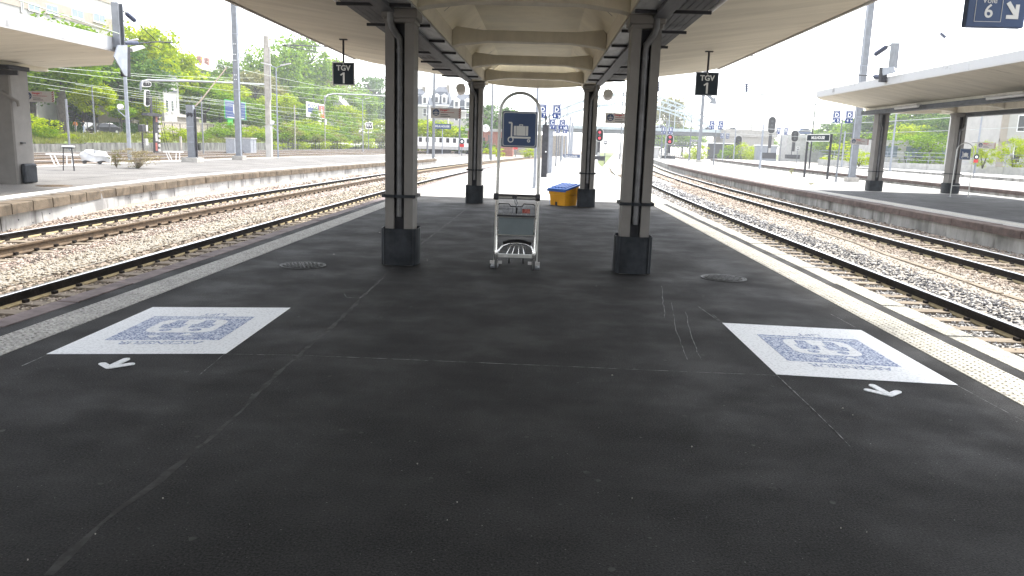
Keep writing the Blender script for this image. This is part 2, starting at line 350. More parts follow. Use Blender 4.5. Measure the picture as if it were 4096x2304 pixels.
def scatter(name, n, x0, x1, y0, y1, zf, mat, smin, smax, skip=(), seed=1, ygrow=18):
    rg = np.random.default_rng(seed)
    y = y0 * (y1 / y0) ** rg.random(n); x = x0 + (x1 - x0) * rg.random(n)
    ok = np.ones(n, bool)
    for r in skip: ok &= np.abs(x - r) > .1
    x, y = x[ok], y[ok]; n = len(x)
    z = np.array([zf(a) for a in x]) + rg.random(n) * .018
    s = (smin + (smax - smin) * rg.random(n)) * np.maximum(1, y / ygrow)
    base = np.array([(1, 0, 0), (-1, 0, 0), (0, 1, 0), (0, -1, 0), (0, 0, 1), (0, 0, -1)], float)
    V = base[None] * (.65 + .7 * rg.random((n, 6, 1))) + .22 * rg.standard_normal((n, 6, 3))
    V *= np.array([1, .8, .6])[None, None]
    A = rg.random((n, 3)) * 2 * np.pi; A[:, :2] = (A[:, :2] - np.pi) * .22
    def rot(V, a, i, j):
        c, q = np.cos(a)[:, None], np.sin(a)[:, None]; p = V[:, :, i] * c - V[:, :, j] * q; V[:, :, j] = V[:, :, i] * q + V[:, :, j] * c; V[:, :, i] = p
    rot(V, A[:, 0], 1, 2); rot(V, A[:, 1], 0, 2); rot(V, A[:, 2], 0, 1)
    V *= s[:, None, None]
    b = np.where(y < 20, 0, .0006 * (y - 20) ** 2)
    V += np.stack([x + b, y, z], 1)[:, None]
    F = np.array([(0, 2, 4), (2, 1, 4), (1, 3, 4), (3, 0, 4), (2, 0, 5), (1, 2, 5), (3, 1, 5), (0, 3, 5)])
    F = (F[None] + 6 * np.arange(n)[:, None, None]).reshape(-1, 3)
    return fastmesh(name, V.reshape(-1, 3), F, mat)
def fastmesh(name, V, F, mat, smooth=False):
    k = F.shape[1]; m = bpy.data.meshes.new(name)
    m.vertices.add(len(V)); m.vertices.foreach_set('co', np.asarray(V, np.float32).ravel())
    m.loops.add(F.size); m.loops.foreach_set('vertex_index', F.astype(np.int32).ravel())
    m.polygons.add(len(F)); m.polygons.foreach_set('loop_start', np.arange(0, F.size, k, dtype=np.int32))
    if smooth: m.polygons.foreach_set('use_smooth', [True] * len(F))
    m.materials.append(mat); m.update(calc_edges=True); m.validate()
    return m
RL = [-5.61, -7.05, -9.81, -11.25]; RR = [4.9, 6.35, 9.3, 10.75]
for nm, me in (('a', scatter('ballast_stones', 15000, -7.9, -4.85, 5.5, 50, hbL, M['stones_y'], .022, .042, RL, 1)),
               ('b', scatter('ballast_stones', 30000, -12.4, -8.6, 8, 60, hbL, M['stones_l'], .024, .046, RL, 2)),
               ('c', scatter('ballast_stones', 9000, -8.7, -7.8, 6, 50, hbL, M['stones_y'], .01, .034, RL, 3)),
               ('d', scatter('ballast_stones', 26000, 4.25, 7.5, 5.5, 60, hbR, M['stones_r'], .022, .042, RR, 4)),
               ('e', scatter('ballast_stones', 30000, 8.3, 12.2, 8, 70, hbR, M['stones_b'], .022, .042, RR, 5)),
               ('f', scatter('ballast_stones', 9000, 7.3, 8.5, 6, 50, hbR, M['stones_b'], .008, .03, RR, 6))):
    stuff(link('ballast_stones', me))

# ================================================================ TRACKS
def rail_mesh(x0, ztop, ys, bf, mats, wide=1):
    prof = [(-.07, 0), (.07, 0), (.07, .014), (.012, .034), (.010, .122), (.035, .134), (.036, .165), (.028, .172), (-.028, .172), (-.036, .165), (-.035, .134), (-.010, .122), (-.012, .034), (-.07, .014)]
    mi = {2: 1, 12: 1, 7: 2, 6: 2, 8: 2, 1: 1, 13: 1}
    b = MB(); n = len(prof); vs = []
    for y in ys:
        for u, w in prof: vs.append((x0 + bf(y) + u * wide, y, ztop - .172 + w))
    for j in range(len(ys) - 1):
        for i in range(n): b.add([vs[j * n + i], vs[j * n + (i + 1) % n], vs[(j + 1) * n + (i + 1) % n], vs[(j + 1) * n + i]], [(0, 1, 2, 3)], False, mi.get(i, 0))
    return b.mesh('rail', mats)
def yseq(a, b): 
    o = []; y = a
    while y < b: o.append(y); y += 3 if y < 60 else 8
    return o + [b]
RM = [M['rail_side'], M['rail_foot'], M['rail_top']]
def track(xa, xb, za, zb, y0, y1, bf, sl_y=(0, 0), rmats=(RM, RM), smat='wood', clips=True):
    t = bpy.data.objects.new('railway_track', None); C.objects.link(t); struct(t)
    for x, z, rm in ((xa, za, rmats[0]), (xb, zb, rmats[1])):
        link('rail', rail_mesh(x, z, yseq(y0, y1), bf, rm), t)
    s = MB().box((0, 0, 0), (2.5, .23, .14)).mesh('sleeper', M[smat]); cl = MB()
    y = sl_y[0]
    while y < sl_y[1]:
        d = (random.random() - .5) * .05
        link('sleeper', s, t, ((xa + xb) / 2 + bf(y), y + d, -.732 + random.random() * .014), random.uniform(-.01, .01))
        for x, z in ((xa, za), (xb, zb)):
            for q in (-.085, .085): cl.box((x + q + bf(y), y + d, z - .145), (.05, .09, .05))
        y += .6
    if cl.v: stuff(cl.build('rail_clips', M['rail_side'], t))
    return t
track(-5.61, -7.05, -.5, -.5, 2, 200, bend, (5.2, 60))
track(-9.81, -11.25, -.47, -.5, 4, 200, bend, (9, 60), ([M['rail_rust']] * 3, RM))
track(4.9, 6.35, -.5, -.5, 2, 200, bend, (5.2, 70))
track(9.3, 10.75, -.5, -.5, 4, 200, bend, (8, 70))
bl = lambda y: .4 * bend(y)
RR2 = [M['rail_rust'], M['rail_rust'], M['rail_top']]
for xc in (-26.2, -30.6, -35, -40, -45, -49):
    track(xc - .72, xc + .72, -.45, -.45, 20, 260, bl, rmats=(RR2, RR2))
br2 = lambda y: .5 * bend(y)
for xc in (23.4, 38.6, 42.2):
    track(xc - .72, xc + .72, -.45, -.45, 25, 260, bend, rmats=(RR2, RR2))

# ================================================================ PLATFORMS
def platform(name, lf, rf, ys, top, wall, ztop=0, inset=.05):
    b = MB(); L = [(lf(y), y) for y in ys]; Rr = [(rf(y), y) for y in ys]
    for i in range(len(ys) - 1):
        a, c, d, e = L[i], Rr[i], Rr[i + 1], L[i + 1]
        b.add([(a[0], a[1], ztop), (c[0], c[1], ztop), (d[0], d[1], ztop), (e[0], e[1], ztop)], [(0, 1, 2, 3)])
        b.add([(a[0], a[1], ztop), (e[0], e[1], ztop), (e[0], e[1], -.95), (a[0], a[1], -.95)], [(0, 1, 2, 3)], False, 1)
        b.add([(c[0], c[1], ztop), (d[0], d[1], ztop), (d[0], d[1], -.95), (c[0], c[1], -.95)], [(0, 1, 2, 3)], False, 1)
    for P, Q in ((L[0], Rr[0]), (L[-1], Rr[-1])):
        b.add([(P[0], P[1], ztop), (Q[0], Q[1], ztop), (Q[0], Q[1], -.95), (P[0], P[1], -.95)], [(0, 1, 2, 3)], False, 1)
    return struct(b.build(name, [top, wall]))
def copings(parent, ef, side, y0, y1, mat, width, h, ln, proud=.05, gap=.012, jitter=.0):
    """edge stones; side=-1 the edge looks to -x. ef(y)= face of the platform body"""
    vars_ = []
    for k in range(4):
        b = MB(); rr = random.Random(k); e = .012
        w = width; l = ln - gap
        vs = []
        for z, i in ((-h, 0), (-.02, 0), (0, e)):
            for sx, sy in ((0, -1), (1, -1), (1, 1), (0, 1)):
                ox = (-proud + (i if sx == 0 else 0)) if sx == 0 else w - proud - i * 0
                vs.append((ox + rr.uniform(-.006, .006), sy * (l / 2 - i), z + rr.uniform(-.004, .003)))
        b.add(vs, [(0, 1, 2, 3)] + [(r * 4 + i, r * 4 + (i + 1) % 4, r * 4 + 4 + (i + 1) % 4, r * 4 + 4 + i) for r in (0, 1) for i in range(4)] + [(8, 9, 10, 11)])
        if side > 0: b.v = [(-x, y, z) for x, y, z in b.v]
        vars_.append(b.mesh('coping_stone', mat))
    y = y0; k = 0
    while y < y1:
        yc = y + ln / 2; sl_ = (ef(yc + .5) - ef(yc - .5))
        # local +x points into the platform for side -1
        o = link('coping_stone', vars_[k % 4], parent, (ef(yc), yc, .006 + random.uniform(-.002, .003)), -math.atan(sl_))
        y += ln; k += 1

YS = [-80, -30, -10, 0, 6, 12, 18, 24, 30, 36, 42, 48, 54, 60, 70, 80, 90, 100, 115, 130, 145, 160, 174]
ownL = lambda y: -4.70 + bend(y) * 1.1
ownR = lambda y: 4.11 + bend(y) * .75
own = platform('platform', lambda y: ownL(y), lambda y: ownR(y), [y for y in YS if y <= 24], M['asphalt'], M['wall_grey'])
own2 = platform('platform', lambda y: ownL(y), lambda y: ownR(y), [y for y in YS if y >= 24], M['asphalt_pale'], M['wall_grey'])  # same platform past the canopy: open daylight put into a paler asphalt colour
copings(own, ownL, -1, 3, 24, M['stone_l'], .22, .2, 1.05, proud=.03)
copings(own, ownR, 1, 3, 24, M['stone_r'], .27, .2, 1.4, proud=.03)
copings(own2, ownL, -1, 24, 80, M['stone_l'], .22, .2, 1.05, proud=.03)
copings(own2, ownR, 1, 24, 80, M['stone_r'], .30, .2, 1.4, proud=.03)
# tactile paving
def tact_mesh(mat, w, l):
    b = MB(); b.box((0, 0, .001), (w, l - .006, .01))
    for i in range(6):
        for j in range(10):
            x = -w / 2 + w * (i + .5) / 6; y = -l / 2 + l * (j + .5) / 10
            r1, r2, z0, z1 = .014, .009, .006, .012
            vs = [(x + r1 * math.cos(t), y + r1 * math.sin(t), z0) for t in (0, 1.57, 3.14, 4.71)] + [(x + r2 * math.cos(t), y + r2 * math.sin(t), z1) for t in (0, 1.57, 3.14, 4.71)]
            b.add(vs, [(0, 1, 5, 4), (1, 2, 6, 5), (2, 3, 7, 6), (3, 0, 4, 7), (4, 5, 6, 7)])
    return b.mesh('tactile_tile', mat)
tl, tr_ = tact_mesh(M['tact_l'], .36, .6), tact_mesh(M['tact_r'], .37, .6)
for i in range(95):
    y = 3.6 + i * .6 + .3; p = own if y < 24 else own2
    link('tactile_tile', tl, p, (-4.14 + bend(y) * 1.1, y, 0), -math.atan(.0012 * 1.1 * max(0, y - 20)))
    link('tactile_tile', tr_, p, (3.53 + bend(y) * .75, y, 0), -math.atan(.0012 * .75 * max(0, y - 20)))
# seams, saw cuts, chalk lines on the asphalt
def strip(parent, pts, w, mat, z=.0009, jit=0, name='seam'):
    b = MB(); L = []; n = len(pts)
    P = []
    for i in range(n - 1):
        a, c = Vector(pts[i]), Vector(pts[i + 1]); k = max(2, int((c - a).length / .12)) if jit else 1
        for j in range(k): P.append(a.lerp(c, j / k))
    P.append(Vector(pts[-1]))
    if jit: P = [p + Vector((random.gauss(0, jit), random.gauss(0, jit), 0)) for p in P]
    vs = []
    for i, p in enumerate(P):
        d = (P[min(i + 1, len(P) - 1)] - P[max(i - 1, 0)]).normalized(); q = Vector((-d.y, d.x, 0)); ww = w * (random.uniform(.4, 1.3) if jit else 1)
        vs += [(p.x + q.x * ww / 2, p.y + q.y * ww / 2, z), (p.x - q.x * ww / 2, p.y - q.y * ww / 2, z)]
    b.add(vs, [(2 * i, 2 * i + 1, 2 * i + 3, 2 * i + 2) for i in range(len(P) - 1)])
    return b.build(name, mat, parent)
g2 = lambda *l: [G(x, y) for x, y in l]
strip(own, g2((120, 1449), (250, 1320), (390, 1215), (545, 1090), (640, 1000), (715, 925), (752, 893), (845, 815), (960, 700), (1050, 620), (1135, 556), (1180, 520)), .04, M['joint'], jit=.008)
strip(own, g2((565, 891), (752, 894), (1000, 904), (1300, 917), (1600, 930), (1955, 945)), .007, M['joint_w'], z=.0022, jit=.001)
strip(own, g2((1955, 945), (2050, 1035), (2140, 1125)), .008, M['joint_w'], z=.0028, jit=.001)
strip(own, g2((55, 921), (121, 891)), .008, M['joint_w'], jit=.001)
strip(own, g2((1815, 812), (1755, 770)), .006, M['joint_w'], jit=.001)
strip(own, g2((2168, 832), (2090, 790)), .006, M['joint_w'], jit=.001)
strip(own, g2((2405, 968), (2576, 1060)), .006, M['joint_w'], jit=.001)
strip(own, g2((565, 891), (540, 912), (500, 945)), .006, M['joint_w'], z=.0026, jit=.001)
for l in (((1665, 720), (1672, 800)), ((1690, 760), (1700, 830), (1730, 905)), ((1725, 785), (1740, 850), (1765, 905)), ((865, 738), (872, 748), (905, 750), (925, 738)), ((905, 750), (965, 700)), ((1790, 790), (1850, 835))):
    strip(own, g2(*l), .005, M['joint_w'], z=.0012, jit=.004, name='scuff')
# small litter / pale pebbles on the asphalt
sb = MB()
for x, y in ((1050, 1168), (1150, 1265), (2115, 1330), (1740, 1125), (2120, 1028), (2145, 1045), (410, 1255), (240, 1345), (1540, 945), (1050, 658), (1075, 655), (1030, 645), (1500, 720), (840, 640), (1125, 1310), (1590, 1255), (2180, 1340), (70, 1410), (955, 585)):
    p = G(x, y); r = .002 + .0009 * p.y * random.random(); sb.lathe([(r * .3, 0), (r, .003), (r * .8, .006), (r * .1, .008)], (p.x, p.y, 0), 6)
stuff(sb.build('litter', M['concrete'], own))
sg = MB(); gr = random.Random(12)
for k in range(170):
    y = 2.6 + 17 * gr.random() ** 1.6; x = gr.uniform(-3.8, 3.2); r = gr.uniform(.007, .02); n_ = 7
    sg.add([(x + r * gr.uniform(.7, 1.2) * math.cos(6.283 * i / n_), y + r * gr.uniform(.7, 1.2) * math.sin(6.283 * i / n_), .0012) for i in range(n_)], [tuple(range(n_))])
stuff(sg.build('gum_spots', M['joint'], own))

# old plank cable trough in the gravel of the right tracks
pk = thing('cable_trough', 'line of weathered planks lying in the gravel between the right hand tracks', 'cable trough', (0, 0, 0))
pp = [G(x / 1.59, y / 1.59, -.6) for x, y in ((3060, 850), (3257, 916), (3420, 972), (3571, 1028), (3740, 1085), (3880, 1133), (4009, 1180), (4200, 1240))]
for a_, c_ in zip(pp[:-1], pp[1:]):
    d_ = (c_ - a_); b = MB(); b.beam(a_ + d_ * .02 + Vector((random.uniform(-.03, .03), 0, .0)), a_ + d_ * .97 + Vector((random.uniform(-.03, .03), 0, random.uniform(-.01, .01))), .13, .05); b.build('plank', M['wood'], pk)
lp = lerp([(-90, -11.3), (10, -11.3), (16, -11.8), (22, -12.75), (30, -13.5), (36, -13.5), (42, -13.15), (50, -12.75), (60, -12.2), (70, -11.5), (104, -10.1), (140, -7)])
lq = lerp([(-90, -23.9), (50, -23.8), (66, -23), (95, -19.6), (140, -12)])
leftp = platform('platform', lambda y: lq(y), lambda y: lp(y) - .04, [y for y in YS if y <= 130], M['asphalt_old'], M['wall_white'])
copings(leftp, lambda y: lp(y) - .04, 1, 8, 80, M['coping_tan'], .5, .24, .98, proud=.09, gap=.028)
strip(leftp, [(lp(y) - .95, y, 0) for y in range(8, 90, 3)], .5, M['tact_w'], z=.006, name='warning_strip')
strip(leftp, [(lq(y) + .5, y, 0) for y in range(20, 100, 4)], .5, M['tact_w'], z=.006, name='warning_strip')
f_ = lambda x, y: G(x / 3.68 / 1.59, (560 + y / 3.68) / 1.59)
strip(leftp, [f_(440, 625), f_(1000, 590), f_(1750, 510), f_(2576, 470)], .05, M['joint'], z=.002, jit=.01)
strip(leftp, [f_(700, 455), f_(1200, 470), f_(1750, 510), f_(2100, 530), f_(2576, 490)], .05, M['joint'], z=.0026, jit=.01)
strip(leftp, [f_(1700, 410), f_(2200, 430), f_(2576, 440)], .05, M['joint'], z=.002, jit=.01)
wm = MB(); wd_ = MB(); wr = random.Random(4)
for k in range(70):
    y = 14.5 + k * .62 + wr.uniform(-.2, .2); x = lp(y) - .034
    if k % 3 == 0: wd_.beam((x, y, -.27 - wr.random() * .05), (lp(y + .04) - .034, y + .04, -.6), .006, .012 + .01 * wr.random())
    wm.lathe([(.018, 0), (.018, .006)], (x, y + .3, -.36 - .18 * (k % 2) + wr.uniform(-.03, .03)), 7, 'x')
stuff(wm.build('tie_holes', M['grey_d'], leftp)); stuff(wd_.build('wall_cracks', M['rail_side'], leftp))
rq = lambda y: 11.58 + bend(y)
rq2 = lambda y: 21.2 + bend(y)
rightp = platform('platform', rq, rq2, [y for y in YS if y <= 145], M['asphalt_pale'], M['wall_grey'])
rps = MB()   # darker strip: shade of the right canopy put into the asphalt colour
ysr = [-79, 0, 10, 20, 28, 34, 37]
rpd = strip(rightp, [(16.6, y, 0) for y in ysr], 7.4, M['asphalt_shade'], z=.005, name='canopy_shade_strip')
copings(rightp, rq, -1, 14, 90, M['coping_red'], .5, .2, 1.6, proud=.08, gap=.015)
strip(rightp, [(rq(y) + .85, y, 0) for y in range(12, 110, 3)], .4, M['tact_r'], z=.008, name='warning_strip')
pq = lambda y: 25.6 + bend(y) * 1.05
pq2 = lambda y: 36.5 + bend(y)
farp = platform('platform', pq, pq2, [y for y in YS if y >= 24 and y <= 174], M['asphalt_pale'], M['wall_grey'])
copings(farp, pq, -1, 30, 174, M['coping_red'], .5, .2, 1.9, proud=.08, gap=.02)
pr = lambda y: 44.0 + bend(y) * .3
farp2 = platform('platform', pr, lambda y: pr(y) + 8, [y for y in YS if y >= 24 and y <= 130], M['asphalt_pale'], M['wall_grey'])

# ================================================================ STATION CANOPIES
def canopy(label, xc, yA, yB, col_ys, cx, hw, zE, zB, detail=True, fas=.36, ch=(.42, .55), cs=1.0, tone=('cream', 'soffit', 'col')):
    """butterfly canopy: xc centre, columns at xc +- cx, wings rising to zE at +- hw, beams at zB"""
    t = thing('station_canopy', label, 'canopy', (xc, 0, 0))
    # wings with clipped corners at the end
    for s in (-1, 1):
        b = MB()
        pl = [(cx - .2, yA), (hw, yA), (hw, yB - ch[1]), (hw - ch[0], yB), (cx - .2, yB)]
        zs = lambda x: zB + .08 + (zE - zB - .08) * (x - cx - .2) / (hw - cx - .2) if x > cx + .2 else zB + .08
        n = len(pl)
        lower = [(s * x, y, zs(x)) for x, y in pl]; upper = [(s * x, y, max(zs(x) + fas * .9, zE + fas) if x > cx else zE + fas * .6) for x, y in pl]
        b.add(lower + upper, [tuple(range(n)), tuple(range(n, 2 * n))[::-1]], False, 0)
        for i in range(n):
            j = (i + 1) % n; b.add([lower[i], lower[j], upper[j], upper[i]], [(0, 1, 2, 3)], False, 1 if i in (1, 2, 3) or i == 0 else 0)
        b.build('roof_wing', [M[tone[1]], M['fascia']], t)
        e = MB(); e.span((s * (hw - .06), yA, zs(hw) - .035), (s * (hw - .005), yB - ch[1], zs(hw) - .002)); e.build('drip_edge', M['white_grey'], t)
        e = MB(); e.span((s * (cx - .22), yA, zB + .0), (s * (cx + .2), yB - .02, zB + .35)); e.build('longitudinal_beam', M[tone[0]], t)
    # vaulted ceiling between the beams
    b = MB(); i0 = cx - .22; zt = zB + .62
    b.prism([(-i0, zB + .27), (-i0 + .42, zt), (i0 - .42, zt), (i0, zB + .27), (i0, zt + .3), (-i0, zt + .3)], 'y', yA, yB - .5)
    b.build('ceiling_vault', M['vault'] if detail else M[tone[0]], t)
    # end fascia, its lower edge sags slightly
    b = MB(); P = []
    for k in range(13):
        x = -i0 + 2 * i0 * k / 12; P.append((x, zB + .05 - .085 * (1 - (x / i0) ** 2)))
    b.prism(P + [(i0, zt + .3), (-i0, zt + .3)], 'y', yB - .18, yB + .01); b.build('end_fascia', M[tone[0]], t)
    # cross beams
    y = col_ys[-1]; k = 0
    while y > max(yA, -20):
        b = MB(); P = [(-i0, zB - .005), (-i0 + .12, zB + .03), (-i0 + .62, zB + .095), (i0 - .62, zB + .095), (i0 - .12, zB + .03), (i0, zB - .005), (i0, zB + .34), (i0 - .55, zB + .28), (-i0 + .55, zB + .28), (-i0, zB + .34)]
        b.prism(P, 'y', y - .14, y + .14); b.build('cross_beam', M[tone[0]], t, bevel=.015 if detail else 0)
        y -= 3.8; k += 1
    if detail:
        for s in (-1, 1):
            for j in range(5):
                b = MB(); b.span((s * (cx + .27 + j * .092), yA, zB + .02), (s * (cx + .27 + j * .092 + .084), yB - 2.3, zB + .045)); b.build('board', M['tray'], t)
            b = MB(); b.span((s * (cx + .06), yA, zB - .075), (s * (cx + .24), yB - 2.3, zB + .0)); b.build('cable_duct', M['tray'], t)
            b = MB(); b.span((s * (cx - .205), yA, zB - .022), (s * (cx + .06), yB - 2.3, zB - .003)); b.build('beam_lining', M['tray_light'], t)
            yy = 3.2
            while yy < yB - 2:
                b = MB(); b.span((s * (cx - .2), yy, zB - .06), (s * (cx + .72), yy + .045, zB - .022)); b.build('bracket', M['col_dark'], t); yy += 1.66
        for s in (-1, 1):      # old water stains on the sloping sides of the vault
            for y0 in (6.3, 11.6, 12.4, 15.6, 16.3, 19.4):
                f1, f2 = .1 + .2 * random.random(), .75 + .2 * random.random(); x = lambda f: s * (i0 - .42 * f - .006); z = lambda f: zB + .27 + .35 * f - .006
                b = MB(); w = .02 + .03 * random.random(); b.add([(x(f1), y0, z(f1)), (x(f1), y0 + w, z(f1)), (x(f2), y0 + w * .6, z(f2)), (x(f2), y0, z(f2))], [(0, 1, 2, 3)]); b.build('stain', M['tray'], t)
    # columns
    for y in col_ys:
        for s in (-1, 1):
            column(t, s, s * cx, y, zB, detail, cs)
    return t
def column(t, s, x, y, zB, detail, cs=1.0):
    if not cs:      # plain square pier of the neighbouring platform
        b = MB(); b.prism([(-.44, -.37), (-.4, -.42), (.4, -.42), (.44, -.37), (.44, .42), (-.44, .42)], 'z', 0, zB - .12); c = b.build('column', M['col'], t, (x, y, 0))
        b = MB(); b.box((0, 0, zB - .06), (1.0, .96, .13)); b.build('column_head', M['col_dark'], c, bevel=.02)
        b = MB(); b.span((-.5, -.5, zB - .3), (.75, -.44, zB - .16)); b.build('cable_duct', M['grey_d'], c)
        if s > 0:
            b = MB(); b.span((.47, -.3, .02), (.6, .32, .62)); b.build('guard_plate', M['guard'], c, bevel=.05)
            b = MB(); b.tube([(.2, -.45, 2.75), (.42, -.46, 2.6), (.56, -.3, 2.5), (.58, -.28, 2.35)], .06, 8); b.build('drainpipe', M['col'], c)
            b = MB(); b.box((.47, -.1, 1.25), (.1, .16, .04)); b.build('bolt', M['grey_d'], c)
        return
    w = .37; h = w / 2; gw = .068; gd = .09
    b = MB()
    pl = [(-h, h), (-h, -h), (-gw, -h), (-gw, -h + gd), (gw, -h + gd), (gw, -h), (h, -h), (h, h), (gw, h), (gw, h - gd), (-gw, h - gd), (-gw, h)]
    b.prism(pl, 'z', 0, zB - .14)
    c = b.build('column', M['col'], t, (x, y, 0)); c.scale = (cs, cs, 1)
    b = MB(); b.box((0, 0, zB - .08), (.46, .46, .12)); b.box((0, 0, zB - .165), (.41, .41, .06))
    b.build('column_head', M['col'], c, bevel=.02)
    b = MB(); b.box((0, -h + .012, zB - .09), (.47, .5 - w, .1)); 
    k = -1 if s < 0 else 1
    pts = [(.0, -h + .05, .66), (.0, -h + .05, 2.85), (.01 * k, -h + .045, 2.95), (.09 * k, -h - .02, 3.08), (.11 * k, -h - .03, 3.16), (.11 * k, -h - .03, zB - .03)]
    b = MB(); b.tube(pts, .044, 12)
    for z in (.95, 1.9, 2.8): b.tube([(0, -h + .05, z - .02), (0, -h + .05, z + .02)], .05, 12)
    b.build('drainpipe', M['pipe'], c)
    b = MB(); b.span((-gw, -h + gd - .002, .45), (gw, -h + gd - .012, zB - .2)); b.build('groove_back', M['col_dark'], c)
    # strap
    b = MB(); q = w / 2 + .04
    for a, d in (((-q, -q, .915), (q, -q + .008, .955)), ((-q, q - .008, .915), (q, q, .955)), ((-q, -q + .009, .915), (-q + .008, q - .009, .955)), ((q - .008, -q + .009, .915), (q, q - .009, .955))): b.span(a, d)
    b.build('strap', M['guard'], c)
    # base with bent guard plates
    b = MB(); b.span((-.205, -.205, 0), (.205, .205, .47)); bs = b.build('column_base', M['col'], c, bevel=.03)
    for k, (ax, ay) in enumerate(((0, -1), (1, 0), (0, 1), (-1, 0))):
        b = MB(); P = []
        for i in range(9):
            u = (i / 8 - .5) * 2; P.append((u * .232, -(.252 - .062 * abs(u) ** 3)))
        Q = [(u, v + .008) for u, v in P][::-1]
        b.prism(P + Q, 'z', .012, .5 + (.0 if k % 2 else .005))
        o = b.build('guard_plate', M['guard'], bs); o.rotation_euler.z = k * math.pi / 2
own_c = canopy('cream concrete butterfly canopy over the middle platform with trough ceiling and cross beams', -.32, -75, 23.2, [10.385, 21.785], 1.575, 5.2, 3.95, 3.34)  # all three canopies lengthened unseen behind the camera to darken the asphalt
left_c = canopy('weathered concrete canopy ending above the platform with dry shrub and round stool', -18.1, -75, 25.5, [23.62], 1.56, 5.65, 3.98, 3.55, detail=False, ch=(1.75, 2.8), cs=0)
right_c = canopy('pale concrete canopy above the platform with two columns and a suitcase sign stand', 17.75, -75, 39.4, [37.9], 1.8, 4.65, 4.38, 3.78, detail=False, tone=('soffit', 'soffit', 'col'), cs=1.35, fas=.28)
# second pair hidden behind: the right canopy's cable duct
for s in (-1, 1):
    b = MB(); b.span((s * 1.95, -20, 3.6), (s * 2.35, 39, 3.78)); b.build('cable_duct', M['tray'], right_c)

# tube lights under the boards of the own canopy
for x, y in ((-2.66, 8.75), (2.02, 8.85)):
    t = thing('tube_light', 'fluorescent tube light hung along the cable boards ' + ('toward the track with the rusty spare rail' if x < 0 else 'toward the voie 6 sign'), 'light', (x, y, 3.36), 0, 'tube lights under the canopy')
    b = MB(); b.span((-.06, 0, .03), (.06, 1.28, .075)); b.build('housing', M['white_grey'], t)
    b = MB(); b.tube([(0, .03, .005), (0, 1.25, .005)], .028, 10); b.build('tube', M['white'], t)
# tube lights under the right canopy
for i, (x, y) in enumerate(((15.1, 32.5), (15.1, 25.5))):
    t = thing('tube_light', ('white tube light above the suitcase sign stand under the far canopy', 'white tube light deeper under the far canopy than its twin')[i], 'light', (x, y, 3.72), 0, 'tube lights of the far canopy')
    b = MB(); b.span((-.1, 0, .02), (.1, 2.2, .08)); b.build('housing', M['concrete'], t)
    b = MB(); b.tube([(0, .05, -.02), (0, 2.15, -.02)], .05, 8); b.build('tube', M['white_grey'], t)

# loudspeakers
def speaker(loc, label, r=.085, ln=.3, mat='white_grey', rz=0, tilt=0, pole=None):
    t = thing('loudspeaker', label, 'loudspeaker', loc, rz, 'loudspeakers')
    b = MB(); b.lathe([(r * .7, ln / 2), (r, ln * .3), (r * 1.06, -ln * .45), (r * 1.06, -ln / 2), (r * .85, -ln / 2 + .01)], (0, 0, 0), 16, 'y'); o = b.build('shell', M[mat], t); o.rotation_euler.x = R(tilt)
    b = MB(); b.lathe([(r * .84, 0), (r * .8, .004)], (0, -ln / 2 + .004, 0), 16, 'y'); g = b.build('grille', M['white_grey'], t); g.rotation_euler.x = R(tilt)
    if pole:
        b = MB(); b.tube([(0, .05, 0)] + pole, .014, 6); b.build('bracket', M['grey_d'], t)
    return t
speaker((-2.42, 22.6, 3.16), 'round loudspeaker under the canopy end beside the danger sign with green edge behind', .13, .24, tilt=-25, mat='paper', pole=[(0, .05, .12), (.25, .05, .28)])
speaker((1.78, 22.6, 3.12), 'round loudspeaker under the canopy end above the half hidden danger sign', .13, .24, tilt=-25, mat='paper', pole=[(0, .05, .12), (-.25, .05, .3)])

# ================================================================ HANGING SIGNS
def tgv(x, y, label):
    t = thing('track_sign', label, 'sign', (x, y, 0), 0, 'hanging square signs')
    zs = 3.05; b = MB(); b.box((0, 0, zs), (.46, .03, .46)); b.build('panel', M['sign_dark'], t)
    b = MB()
    for a, c in (((-.24, -.018, zs - .24), (.24, .018, zs - .222)), ((-.24, -.018, zs + .222), (.24, .018, zs + .24)), ((-.24, -.018, zs - .222), (-.222, .018, zs + .222)), ((.222, -.018, zs - .222), (.24, .018, zs + .222))): b.span(a, c)
    b.build('frame', M['galv'] if x > 0 else M['white_grey'], t)
    zt = 3.42 + (abs(x + .32) - 1.775) * .155
    b = MB(); b.tube([(0, 0, zs + .23), (0, 0, zt)], .022, 8); b.box((0, 0, zt - .012), (.16, .1, .02)); b.build('hanger', M['grey_d'], t)
    text('lettering', 'TGV', .155, M['sign_white'], t, (0, -.019, zs + .115), UPR, bold=.004)
    b = MB(); b.prism([(-.012, zs - .2), (.026, zs - .2), (.026, zs + .025), (-.008, zs + .025), (-.07, zs - .02), (-.055, zs - .045), (-.012, zs - .015)], 'y', -.0215, -.0165); b.build('numeral', M['sign_white'], t)
    b = MB(); b.lathe([(.012, 0), (.01, .006)], (0, -.022, zs + .205), 8, 'y'); b.build('bolt', M['sign_white'], t)
tgv(-4.37, 17, 'dark square TGV 1 sign hanging in front of the green trees')
tgv(3.42, 17, 'dark square TGV 1 sign hanging in front of a tall mast')
